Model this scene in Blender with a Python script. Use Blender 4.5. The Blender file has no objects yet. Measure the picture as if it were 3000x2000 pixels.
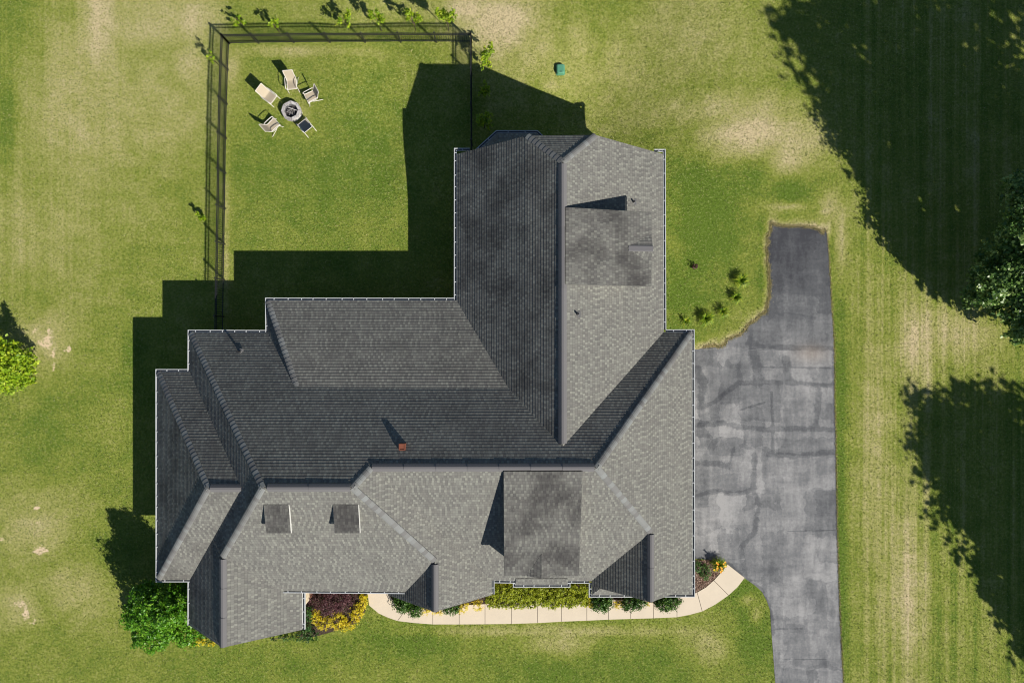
import bpy, math, random
import numpy as np
from mathutils import Vector, Matrix
R = math.radians
PXM = 0.0175            # metres per photograph pixel at ground level (35 m camera height)
SUN = Vector((0.9565, -0.9565, 1.0))   # towards the sun
sc = bpy.context.scene

# ------------------------------------------------------------------ camera, sky, sun, exposure
cam = bpy.data.cameras.new('camera'); cam.lens = 24; cam.sensor_width = 36; cam.sensor_fit = 'HORIZONTAL'
cam.clip_end = 2000
camo = bpy.data.objects.new('camera', cam); sc.collection.objects.link(camo)
camo.location = (0, 0, 35); camo.rotation_euler = (0, 0, 0); sc.camera = camo
w = bpy.data.worlds.new('World'); sc.world = w; w.use_nodes = True
nt = w.node_tree; nt.nodes.clear()
sky = nt.nodes.new('ShaderNodeTexSky'); sky.sky_type = 'NISHITA'; sky.sun_disc = False
sky.sun_elevation = R(36.5); sky.sun_rotation = R(135); sky.air_density = .9; sky.dust_density = .1; sky.ozone_density = 2.5
bg = nt.nodes.new('ShaderNodeBackground'); bg.inputs[1].default_value = 0.06
wo = nt.nodes.new('ShaderNodeOutputWorld')
nt.links.new(sky.outputs[0], bg.inputs[0]); nt.links.new(bg.outputs[0], wo.inputs[0])
sl = bpy.data.lights.new('sun', 'SUN'); sl.energy = 5.0; sl.angle = R(0.5); sl.color = (1, 0.94, 0.83)
so = bpy.data.objects.new('sun', sl); sc.collection.objects.link(so)
so.rotation_euler = SUN.to_track_quat('Z', 'Y').to_euler(); so.location = (20, -20, 40)
sc.view_settings.view_transform = 'Standard'; sc.view_settings.look = 'None'
sc.view_settings.exposure = 0.55; sc.view_settings.gamma = 1
sc.cycles.pixel_filter_type = 'BLACKMAN_HARRIS'; sc.cycles.filter_width = 1.1

# ------------------------------------------------------------------ helpers
C = sc.collection
def P(px, py, z=0.0):
    """pixel of the 3000x2000 photograph -> point at height z (survey of the plan)"""
    s = PXM * (1 - z / 35.0)
    return Vector(((px - 1500) * s, -(py - 1000) * s, z))
def tag(o, label=None, cat=None, group=None, kind=None):
    if label: o['label'] = label
    if cat: o['category'] = cat
    if group: o['group'] = group
    if kind: o['kind'] = kind
    return o
def empty(name, loc=(0, 0, 0), rz=0.0):
    o = bpy.data.objects.new(name, None); C.objects.link(o); o.location = loc; o.rotation_euler = (0, 0, rz)
    o.empty_display_size = .3
    return o
def link_mesh(name, me, m, parent=None, smooth=False):
    o = bpy.data.objects.new(name, me); C.objects.link(o)
    if m is not None: me.materials.append(m)
    if parent is not None: o.parent = parent
    if smooth: me.polygons.foreach_set('use_smooth', [True] * len(me.polygons))
    return o
class MB:
    def __init__(s): s.v = []; s.f = []; s.uv = []; s.t = []
    def face(s, pts, uv=None, t=0.5):
        n = len(s.v); s.v += [tuple(p) for p in pts]; s.f.append(tuple(range(n, n + len(pts))))
        s.uv.append(uv if uv else [(p[0], p[1]) for p in pts]); s.t.append(t)
    def box(s, c, size, rz=0.0, t=0.5, M=None):
        hx, hy, hz = size[0] / 2, size[1] / 2, size[2] / 2
        c = Vector(c); cr, sr = math.cos(rz), math.sin(rz); q = []
        for dz in (-hz, hz):
            for dx, dy in ((-hx, -hy), (hx, -hy), (hx, hy), (-hx, hy)):
                p = Vector((c.x + dx * cr - dy * sr, c.y + dx * sr + dy * cr, c.z + dz)); q.append(M @ p if M else p)
        for a in ((0, 3, 2, 1), (4, 5, 6, 7), (0, 1, 5, 4), (1, 2, 6, 5), (2, 3, 7, 6), (3, 0, 4, 7)):
            s.face([q[i] for i in a], t=t)
    def bar(s, a, b, w_, h_=None, t=0.5, up=(0, 0, 1)):
        a, b = Vector(a), Vector(b); d = (b - a)
        if d.length < 1e-6: return
        d.normalize(); up = Vector(up)
        if abs(d.dot(up)) > .98: up = Vector((1, 0, 0))
        x = d.cross(up).normalized(); y = x.cross(d); h_ = h_ or w_
        q = [p + x * sx * w_ / 2 + y * sy * h_ / 2 for p in (a, b) for sx, sy in ((-1, -1), (1, -1), (1, 1), (-1, 1))]
        for f in ((0, 1, 2, 3), (7, 6, 5, 4), (0, 4, 5, 1), (1, 5, 6, 2), (2, 6, 7, 3), (3, 7, 4, 0)):
            s.face([q[i] for i in f], t=t)
    def tube(s, pts, rad, n=8, t=0.5, rad2=None):
        pts = [Vector(p) for p in pts]; rings = []
        for i, p in enumerate(pts):
            d = (pts[min(i + 1, len(pts) - 1)] - pts[max(i - 1, 0)]).normalized()
            up = Vector((0, 0, 1)) if abs(d.z) < .95 else Vector((1, 0, 0))
            x = d.cross(up).normalized(); y = x.cross(d)
            r_ = rad if rad2 is None else rad + (rad2 - rad) * i / max(1, len(pts) - 1)
            rings.append([p + (x * math.cos(a) + y * math.sin(a)) * r_ for a in [2 * math.pi * k / n for k in range(n)]])
        base = len(s.v)
        for r_ in rings: s.v += [tuple(q) for q in r_]
        for i in range(len(rings) - 1):
            for k in range(n):
                f = (base + i * n + k, base + i * n + (k + 1) % n, base + (i + 1) * n + (k + 1) % n, base + (i + 1) * n + k)
                s.f.append(f); s.uv.append([(0, 0)] * 4); s.t.append(t)
        for i in (0, len(rings) - 1):
            f = tuple(base + i * n + k for k in (range(n - 1, -1, -1) if i == 0 else range(n)))
            s.f.append(f); s.uv.append([(0, 0)] * n); s.t.append(t)
    def build(s, name, m, parent=None, smooth=False):
        me = bpy.data.meshes.new(name); me.from_pydata(s.v, [], s.f); me.update()
        uvl = me.uv_layers.new(name='UVMap'); flat = [c for u in s.uv for p in u for c in p]
        uvl.data.foreach_set('uv', flat)
        at = me.attributes.new('tint', 'FLOAT', 'FACE'); at.data.foreach_set('value', s.t)
        return link_mesh(name, me, m, parent, smooth)

# ------------------------------------------------------------------ node helpers
def mat(name):
    m = bpy.data.materials.new(name); m.use_nodes = True; m.node_tree.nodes.clear(); return m
class NT:
    def __init__(s, m): s.t = m.node_tree
    def n(s, typ, **kw):
        o = s.t.nodes.new('ShaderNode' + typ)
        for k, v in kw.items():
            if k == 'op': o.operation = v
            else: setattr(o, k, v)
        return o
    def set(s, sock, v):
        if hasattr(v, 'is_linked') or isinstance(v, bpy.types.NodeSocket): s.t.links.new(v, sock)
        else:
            try: sock.default_value = v
            except Exception: sock.default_value = tuple(v) + (1,)
    def math(s, op, a, b=0.0, c=None, clamp=False):
        o = s.n('Math'); o.operation = op; o.use_clamp = clamp; s.set(o.inputs[0], a); s.set(o.inputs[1], b)
        if c is not None: s.set(o.inputs[2], c)
        return o.outputs[0]
    def mix(s, f, a, b, bt='MIX'):
        o = s.n('MixRGB'); o.blend_type = bt; s.set(o.inputs[0], f)
        for i, v in ((1, a), (2, b)):
            s.set(o.inputs[i], v if isinstance(v, bpy.types.NodeSocket) else tuple(v) + (1,))
        return o.outputs[0]
    def noise(s, vec, scale, detail=3, rough=.55, dim='3D', dist=0.0):
        o = s.n('TexNoise'); o.noise_dimensions = dim
        if vec is not None: s.set(o.inputs['Vector'], vec)
        o.inputs['Scale'].default_value = scale; o.inputs['Detail'].default_value = detail
        o.inputs['Roughness'].default_value = rough; o.inputs['Distortion'].default_value = dist
        return o.outputs['Fac']
    def ramp(s, f, stops, interp='LINEAR'):
        o = s.n('ValToRGB'); o.color_ramp.interpolation = interp; e = o.color_ramp.elements
        while len(e) < len(stops): e.new(.5)
        for q, (p, c) in zip(e, stops): q.position = p; q.color = tuple(c) + (1,) if len(c) == 3 else c
        s.set(o.inputs[0], f); return o.outputs[0]
    def smooth(s, v, a, b):
        o = s.n('MapRange'); o.interpolation_type = 'SMOOTHSTEP'; s.set(o.inputs[0], v)
        o.inputs[1].default_value = a; o.inputs[2].default_value = b; return o.outputs[0]
    def attr(s, name): o = s.n('Attribute'); o.attribute_name = name; return o.outputs['Fac']
    def pos(s): return s.n('NewGeometry').outputs['Position']
    def mapv(s, vec, scale):
        o = s.n('Mapping'); s.set(o.inputs[0], vec); o.inputs['Scale'].default_value = scale; return o.outputs[0]
    def bump(s, h, strength=.5, dist=.01, normal=None):
        o = s.n('Bump'); s.set(o.inputs['Height'], h); o.inputs['Strength'].default_value = strength
        o.inputs['Distance'].default_value = dist
        if normal is not None: s.set(o.inputs['Normal'], normal)
        return o.outputs[0]
    def out(s, col, rough=.8, normal=None, metal=0.0, spec=.3, trans=0.0):
        b = s.n('BsdfPrincipled'); s.set(b.inputs['Base Color'], col if isinstance(col, bpy.types.NodeSocket) else tuple(col) + (1,))
        s.set(b.inputs['Roughness'], rough); b.inputs['Metallic'].default_value = metal
        b.inputs['Specular IOR Level'].default_value = spec
        if normal is not None: s.set(b.inputs['Normal'], normal)
        sh = b.outputs[0]
        if trans:
            t_ = s.n('BsdfTranslucent'); s.set(t_.inputs[0], col); mx = s.n('MixShader'); mx.inputs[0].default_value = trans
            s.t.links.new(sh, mx.inputs[1]); s.t.links.new(t_.outputs[0], mx.inputs[2]); sh = mx.outputs[0]
        o = s.n('OutputMaterial'); s.t.links.new(sh, o.inputs[0])
def simple(name, col, rough=.6, metal=0.0, var=.15, scale=6.0, bump=0.0, spec=.3):
    m = mat(name); k = NT(m); f = k.noise(k.pos(), scale, 5)
    c = k.mix(f, [x * (1 - var) for x in col], [min(1, x * (1 + var)) for x in col])
    nrm = k.bump(k.noise(k.pos(), scale * 12, 3), .6, bump) if bump else None
    k.out(c, rough, nrm, metal, spec); return m
def leafmat(name, dark, mid, light, trans=.25, rough=.5, spec=.35):
    m = mat(name); k = NT(m); t_ = k.attr('tint')
    c = k.ramp(t_, [(0, dark), (.5, mid), (1, light)]); k.out(c, rough, None, 0, spec, trans); return m

# ------------------------------------------------------------------ materials
def shingle_material():
    m = mat('asphalt_shingle'); k = NT(m)
    uv = k.n('UVMap'); uv.uv_map = 'UVMap'
    sp = k.n('SeparateXYZ'); k.set(sp.inputs[0], uv.outputs[0]); u, v = sp.outputs[0], sp.outputs[1]
    row = k.math('FLOOR', k.math('DIVIDE', v, .143))
    wn = k.n('TexWhiteNoise'); wn.noise_dimensions = '1D'; k.set(wn.inputs['W'], row)
    uu = k.math('ADD', k.math('DIVIDE', u, .115), k.math('MULTIPLY', wn.outputs[0], 9.0))
    cell = k.math('FLOOR', uu); cv = k.n('CombineXYZ'); k.set(cv.inputs[0], cell); k.set(cv.inputs[1], row)
    w2 = k.n('TexWhiteNoise'); w2.noise_dimensions = '2D'; k.set(w2.inputs['Vector'], cv.outputs[0]); rnd = w2.outputs[0]
    par = k.math('MODULO', k.math('ABSOLUTE', cell), 2.0)      # laminated tabs alternate with the base sheet
    cellpat = k.math('ADD', k.math('MULTIPLY', rnd, .66), k.math('MULTIPLY', par, .34))
    col = k.ramp(cellpat, [(0, (.112, .110, .105)), (.25, (.140, .137, .127)), (.45, (.160, .160, .146)), (.65, (.190, .193, .172)), (.85, (.222, .225, .198))], 'CONSTANT')
    # courses lower in contrast across whole sheets, granule speckle
    g = k.noise(k.pos(), 90, 2, .7); col = k.mix(k.math('MULTIPLY', g, .45), col, (.075, .075, .075))
    big = k.noise(k.pos(), .9, 4, .6); col = k.mix(k.math('MULTIPLY', big, .16), col, (.30, .29, .26))
    # joints between tabs
    fr = k.math('FRACT', uu); jo = k.math('LESS_THAN', fr, .07); col = k.mix(k.math('MULTIPLY', jo, .5), col, (.045, .045, .045))
    # algae staining
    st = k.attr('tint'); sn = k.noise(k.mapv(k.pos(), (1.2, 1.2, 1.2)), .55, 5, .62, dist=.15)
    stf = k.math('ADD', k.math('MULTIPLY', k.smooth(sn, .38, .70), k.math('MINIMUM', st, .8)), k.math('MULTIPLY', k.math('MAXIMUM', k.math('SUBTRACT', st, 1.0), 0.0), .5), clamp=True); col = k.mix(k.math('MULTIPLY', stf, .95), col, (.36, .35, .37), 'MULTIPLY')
    fv = k.math('FRACT', k.math('DIVIDE', v, .143))
    lo = k.math('LESS_THAN', fv, .10); col = k.mix(k.math('MULTIPLY', lo, .45), col, (.05, .05, .05))  # shadow line at the lower edge of each course, painted into the colour
    h = k.math('ADD', k.math('MULTIPLY', k.math('GREATER_THAN', cellpat, .5), 1.0), k.math('MULTIPLY', g, .35))
    k.out(col, .9, k.bump(h, 1.0, .008), 0, .25); return m
M = {}
M['shingle'] = shingle_material()
def capmat(name, a, b, c, sc_=1):
    m = mat(name); k = NT(m); t_ = k.attr('tint'); col = k.ramp(t_, [(0, a), (.5, b), (1, c)])
    g = k.noise(k.pos(), 80, 2, .7); col = k.mix(k.math('MULTIPLY', g, .35), col, (.08, .08, .085))
    big = k.noise(k.pos(), 1.4, 4, .6); col = k.mix(k.math('MULTIPLY', big, .35), col, (.13, .12, .13))
    k.out(col, .9, k.bump(g, .6, .004), 0, .25); return m
M['hipcap'] = capmat('hip_cap_shingle', (.14, .14, .135), (.175, .18, .172), (.225, .24, .235))
M['vent'] = capmat('ridge_vent_shingle', (.122, .120, .124), (.13, .128, .132), (.138, .136, .14))
M['white'] = simple('white_painted_metal', (.46, .48, .50), .4, 0, .12, 3)
M['edge'] = simple('weathered_roof_edge', (.10, .10, .095), .7)
M['trim'] = simple('white_trim', (.6, .6, .57), .5, 0, .1, 3)
M['gutter_in'] = simple('gutter_trough', (.10, .11, .12), .6, 0, .5, 9)
M['black'] = simple('black_aluminium', (.012, .013, .015), .42, 0, .2, 8, spec=.6)
M['pipe'] = simple('black_pipe', (.02, .02, .022), .6)
M['lead'] = simple('pipe_flashing', (.12, .12, .125), .6)
M['clay'] = simple('clay_flue', (.17, .055, .032), .8, 0, .25, 8, .003)
M['concrete'] = simple('pale_concrete', (.57, .49, .385), .85, 0, .10, 1.3, .004)
M['glass'] = simple('window_glass', (.02, .025, .03), .08, 0, .1, 1, spec=.8)
M['doorw'] = simple('garage_door_white', (.62, .60, .55), .5)
M['doorb'] = simple('stained_door', (.12, .05, .025), .5)
M['sling'] = None
def sling():
    m = mat('beige_sling_fabric'); k = NT(m)
    tc = k.n('TexCoord'); wv = k.n('TexWave'); wv.wave_type = 'BANDS'; k.set(wv.inputs[0], tc.outputs['Object']); wv.inputs['Scale'].default_value = 14
    c = k.mix(k.math('MULTIPLY', wv.outputs['Fac'], .35), (.43, .37, .28), (.36, .31, .235)); k.out(c, .8, None, 0, .2, .12); return m
M['sling'] = sling()
M['frame'] = simple('cream_chair_frame', (.60, .57, .51), .45, 0, .05)
M['ash'] = simple('ash_and_char', (.05, .045, .045), .95, 0, .8, 25, .01)
M['log'] = simple('burnt_log', (.16, .15, .15), .9, 0, .8, 30, .01)
M['util'] = simple('green_utility_plastic', (.08, .24, .15), .45, 0, .15, 5)
M['bark'] = simple('bark', (.10, .07, .05), .9, 0, .4, 12, .02)
M['mulch'] = simple('mulch', (.20, .12, .085), .95, 0, .6, 30, .02)
M['soil'] = simple('soil', (.06, .042, .03), .95, 0, .4, 10, .01)
def stonemat():
    m = mat('grey_stone_block'); k = NT(m); t_ = k.attr('tint')
    c = k.ramp(t_, [(0, (.30, .28, .27)), (1, (.52, .50, .49))])
    c = k.mix(k.smooth(k.noise(k.pos(), 14, 4), .5, .75), c, (.12, .11, .11))
    k.out(c, .9, k.bump(k.noise(k.pos(), 40, 4), .8, .01)); return m
M['stone'] = stonemat()
def wallmat():
    m = mat('brick_and_cream_stone'); k = NT(m)
    sp = k.n('SeparateXYZ'); k.set(sp.inputs[0], k.pos()); z = sp.outputs[2]
    a = k.math('ADD', sp.outputs[0], sp.outputs[1]); cv = k.n('CombineXYZ'); k.set(cv.inputs[0], a); k.set(cv.inputs[1], z)
    br = k.n('TexBrick'); k.set(br.inputs[0], cv.outputs[0]); br.inputs['Scale'].default_value = 1
    br.inputs['Brick Width'].default_value = .21; br.inputs['Row Height'].default_value = .073; br.inputs['Mortar Size'].default_value = .008
    br.inputs['Color1'].default_value = (.36, .13, .07, 1); br.inputs['Color2'].default_value = (.24, .085, .05, 1); br.inputs['Mortar'].default_value = (.45, .38, .3, 1)
    n_ = k.noise(k.mapv(k.pos(), (3, 3, 5)), 1.6, 4)
    cr = k.ramp(n_, [(.3, (.42, .32, .2)), (.5, (.62, .52, .38)), (.7, (.7, .62, .48))])
    c = k.mix(k.math('LESS_THAN', z, .62), cr, br.outputs[0]); k.out(c, .85, k.bump(n_, .4, .01)); return m
M['wall'] = wallmat()

# ------------------------------------------------------------------ ground, driveway, paths
def _ss(v, a, b): t_ = np.clip((v - a) / (b - a), 0, 1); return t_ * t_ * (3 - 2 * t_)
def gz(px, py):
    """the back lawn falls away gently behind the wing"""
    px = np.asarray(px, float); py = np.asarray(py, float)
    return -.36 * _ss(py, 620, 330) * _ss(px, 960, 1180) * _ss(px, 2150, 1850) - .62 * np.exp(-((px - 1740) / 150) ** 2 - ((py - 300) / 170) ** 2)
def gzw(x, y): return float(gz(x / PXM + 1500, 1000 - y / PXM))
def inv_poly(pts, x, y):
    """points-in-polygon for arrays"""
    ins = np.zeros(x.shape, bool); j = len(pts) - 1
    for i in range(len(pts)):
        xi, yi = pts[i]; xj, yj = pts[j]
        c = ((yi > y) != (yj > y)) & (x < (xj - xi) * (y - yi) / (yj - yi + 1e-12) + xi)
        ins ^= c; j = i
    return ins
def seg_dist(x, y, pts):
    d = np.full(x.shape, 1e9)
    for (x0, y0), (x1, y1) in zip(pts[:-1], pts[1:]):
        dx, dy = x1 - x0, y1 - y0; t_ = np.clip(((x - x0) * dx + (y - y0) * dy) / (dx * dx + dy * dy + 1e-9), 0, 1)
        d = np.minimum(d, np.hypot(x - x0 - t_ * dx, y - y0 - t_ * dy))
    return d
DL = [(2260, 652), (2262, 668), (2257, 685), (2248, 697), (2256, 712), (2246, 726), (2252, 745), (2250, 765), (2256, 788), (2254, 805), (2259, 830), (2256, 850), (2258, 868), (2251, 890), (2246, 916),
      (2238, 921), (2229, 922), (2222, 934), (2205, 946), (2193, 953), (2186, 966), (2172, 980), (2150, 989), (2132, 996), (2124, 1012), (2110, 1017), (2095, 1011), (2081, 1015), (2062, 1018), (2043, 1024), (1960, 1026),
      (1960, 1626), (2036, 1636), (2075, 1630), (2097, 1630), (2130, 1650), (2181, 1692), (2212, 1714), (2232, 1732), (2246, 1758), (2256, 1786), (2260, 1850), (2266, 1930), (2271, 2000), (2290, 2400)]
DR = [(2418, 671), (2424, 700), (2428, 760), (2432, 820), (2436, 905), (2440, 960), (2443, 1023), (2444, 1150), (2447, 1276), (2450, 1450), (2453, 1600), (2458, 1750), (2462, 1850), (2466, 1930), (2470, 2000), (2490, 2400)]
DTOP = [(2260, 652), (2275, 661), (2300, 664), (2335, 664), (2379, 667), (2400, 674), (2412, 688), (2418, 671)]
drive_poly = DL[::-1] + [(2275, 661), (2300, 664), (2335, 664), (2379, 667), (2400, 676), (2412, 690)] + DR
def gauss(x, y, L):
    o = np.zeros(x.shape)
    for cx, cy, rx, ry, a in L: o = np.maximum(o, a * np.exp(-((x - cx) / rx) ** 2 - ((y - cy) / ry) ** 2))
    return o
def ground():
    fx = np.arange(-220, 3221, 14.0); fy = np.arange(-220, 2221, 14.0)
    ext = np.array([-14000, -5000, -2000, -800]); fx = np.concatenate([ext, fx, 3000 - ext[::-1]]); fy = np.concatenate([ext, fy, 2000 - ext[::-1]])
    X, Y = np.meshgrid(fx, fy); nx, ny = len(fx), len(fy)
    dry = gauss(X, Y, [(1460, 60, 130, 110, 1.0), (1370, 20, 80, 60, .9), (1700, 130, 40, 120, .45), (1560, 120, 90, 120, .5), (290, 60, 60, 200, .85), (440, 60, 180, 110, .6), (570, 60, 80, 90, .75), (560, 180, 70, 80, .6),
                       (250, 330, 260, 300, .5), (430, 320, 200, 200, .45), (120, 600, 250, 300, .3), (1300, 20, 400, 60, .35), (1800, 200, 400, 150, .3), (2190, 400, 170, 75, 1.0), (2300, 470, 80, 55, 1.0), (2090, 320, 260, 60, .6), (2000, 120, 200, 200, .35), (2330, 420, 90, 90, .8),
                       (2465, 700, 16, 110, .95), (2440, 600, 35, 50, .6), (2690, 1000, 60, 140, .75), (2800, 980, 120, 80, .65), (2560, 1350, 50, 400, .5), (2640, 1700, 90, 260, .5), (130, 1000, 90, 90, .6), (110, 1540, 110, 120, .55),
                       (240, 1720, 120, 90, .6), (60, 1780, 80, 70, .5), (560, 1400, 60, 60, .2), (1640, 1885, 90, 40, .5), (2190, 1755, 25, 18, .8), (2215, 1800, 18, 30, .7), (1640, 1848, 500, 14, .5), (2080, 1890, 60, 60, .5),
                       (2310, 605, 60, 14, .8), (2420, 620, 20, 15, .8), (850, 150, 240, 16, .55), (682, 200, 22, 60, .6), (664, 700, 10, 250, .5), (1620, 235, 50, 30, .5), (880, 320, 40, 60, .35), (2350, 1950, 10, 10, .2)])
    lush = gauss(X, Y, [(2060, 620, 110, 220, .8), (2220, 500, 130, 70, .75), (2320, 560, 50, 60, .9), (2000, 850, 80, 120, .6), (980, 560, 180, 200, .45), (760, 480, 120, 120, .35), (1100, 450, 120, 240, .4), (2462, 1400, 14, 600, .9),
                        (2235, 780, 16, 150, .8), (2180, 1740, 60, 60, .8), (2210, 1850, 60, 90, .7), (1150, 1880, 200, 60, .55), (1700, 1960, 300, 60, .5), (130, 1280, 60, 160, .4), (340, 1640, 110, 90, .5), (20, 350, 40, 160, .8),
                        (60, 60, 60, 200, .4), (700, 1960, 200, 60, .3), (160, 500, 200, 100, .15), (400, 1060, 40, 120, .35)])
    bare = gauss(X, Y, [(133, 1005, 22, 16, 1), (148, 975, 14, 16, .75), (195, 1022, 9, 16, 1), (152, 1035, 9, 18, .9), (160, 1070, 7, 20, .8), (105, 968, 10, 8, .7), (165, 965, 8, 12, .8), (104, 1487, 12, 10, 1), (110, 1535, 14, 7, .8), (118, 1612, 24, 14, 1),
                        (60, 1770, 22, 10, 1), (76, 1795, 10, 20, 1), (95, 1818, 14, 8, 1), (150, 1508, 8, 12, .6), (52, 1602, 8, 5, .7), (8, 1580, 8, 14, .7), (230, 1505, 10, 12, .5), (220, 1960, 2, 2, .1)])
    strp = np.clip((X - 2400) / 150, 0, 1) + .45 * np.clip((500 - X) / 300, 0, 1) * np.clip((1200 - Y) / 400, 0, 1)
    dd = seg_dist(X, Y, DL[:30]); dd = np.minimum(dd, seg_dist(X, Y, DTOP)); edge = np.exp(-(dd / 16) ** 2)
    v = np.stack([(X - 1500) * PXM, -(Y - 1000) * PXM, gz(X, Y)], -1).reshape(-1, 3)
    idx = np.arange(nx * ny).reshape(ny, nx)
    f = np.stack([idx[1:, :-1], idx[1:, 1:], idx[:-1, 1:], idx[:-1, :-1]], -1).reshape(-1, 4)
    me = bpy.data.meshes.new('lawn'); me.vertices.add(len(v)); me.vertices.foreach_set('co', v.ravel())
    me.loops.add(f.size); me.loops.foreach_set('vertex_index', f.ravel().astype(np.int32))
    me.polygons.add(len(f)); me.polygons.foreach_set('loop_start', np.arange(0, f.size, 4, dtype=np.int32)); me.update(calc_edges=True)
    for n_, a in (('dry', dry), ('lush', lush), ('bare', bare), ('stripe', strp), ('edge', edge)):
        at = me.attributes.new(n_, 'FLOAT', 'POINT'); at.data.foreach_set('value', a.ravel().astype(np.float32))
    m = mat('lawn_grass'); k = NT(m); p = k.pos()
    n1 = k.noise(p, .28, 5, .6); n2 = k.noise(p, 1.1, 5, .62); n3 = k.noise(p, 5.5, 4, .65); n4 = k.noise(p, 9, 4, .75)
    ns = k.noise(k.mapv(p, (2.6, .04, 1)), 1.0, 5, .7)
    dryv = k.math('ADD', k.math('MULTIPLY', k.attr('dry'), .85), k.math('MULTIPLY', k.math('SUBTRACT', n1, .5), .55))
    dryv = k.math('ADD', dryv, k.math('MULTIPLY', k.math('SUBTRACT', n2, .5), .6))
    dryv = k.math('ADD', dryv, k.math('MULTIPLY', k.math('SUBTRACT', n3, .5), .75))
    dryv = k.math('ADD', dryv, k.math('MULTIPLY', k.math('MULTIPLY', k.math('SUBTRACT', ns, .48), 1.5), k.attr('stripe')))
    dryv = k.math('SUBTRACT', dryv, k.math('MULTIPLY', k.attr('lush'), .5))
    dryv = k.math('ADD', k.math('ADD', dryv, .25), k.math('MULTIPLY', k.attr('edge'), .75), clamp=True)
    c = k.ramp(dryv, [(0, (.105, .170, .020)), (.3, (.212, .250, .042)), (.58, (.335, .330, .110)), (.8, (.43, .385, .185)), (1, (.56, .46, .28))])
    fine = k.math('ADD', k.math('MULTIPLY', n4, .6), k.math('MULTIPLY', k.noise(p, 30, 3, .75), .4))
    c = k.mix(k.math('MULTIPLY', k.smooth(fine, .53, .36), .62), c, (.045, .075, .010))
    c = k.mix(k.math('MULTIPLY', k.smooth(fine, .52, .68), .5), c, (.56, .56, .25))
    bf = k.math('ADD', k.attr('bare'), k.math('MULTIPLY', k.math('SUBTRACT', k.noise(p, 3.6, 7, .82), .5), 3.4))
    bf = k.math('MULTIPLY', bf, k.smooth(k.attr('bare'), .08, .35))
    c = k.mix(k.smooth(bf, .40, .66), c, (.66, .52, .35))
    k.out(c, .95, k.bump(fine, 1.0, .09), 0, .1)
    o = link_mesh('lawn', me, m); tag(o, kind='structure'); return o
ground()

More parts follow.
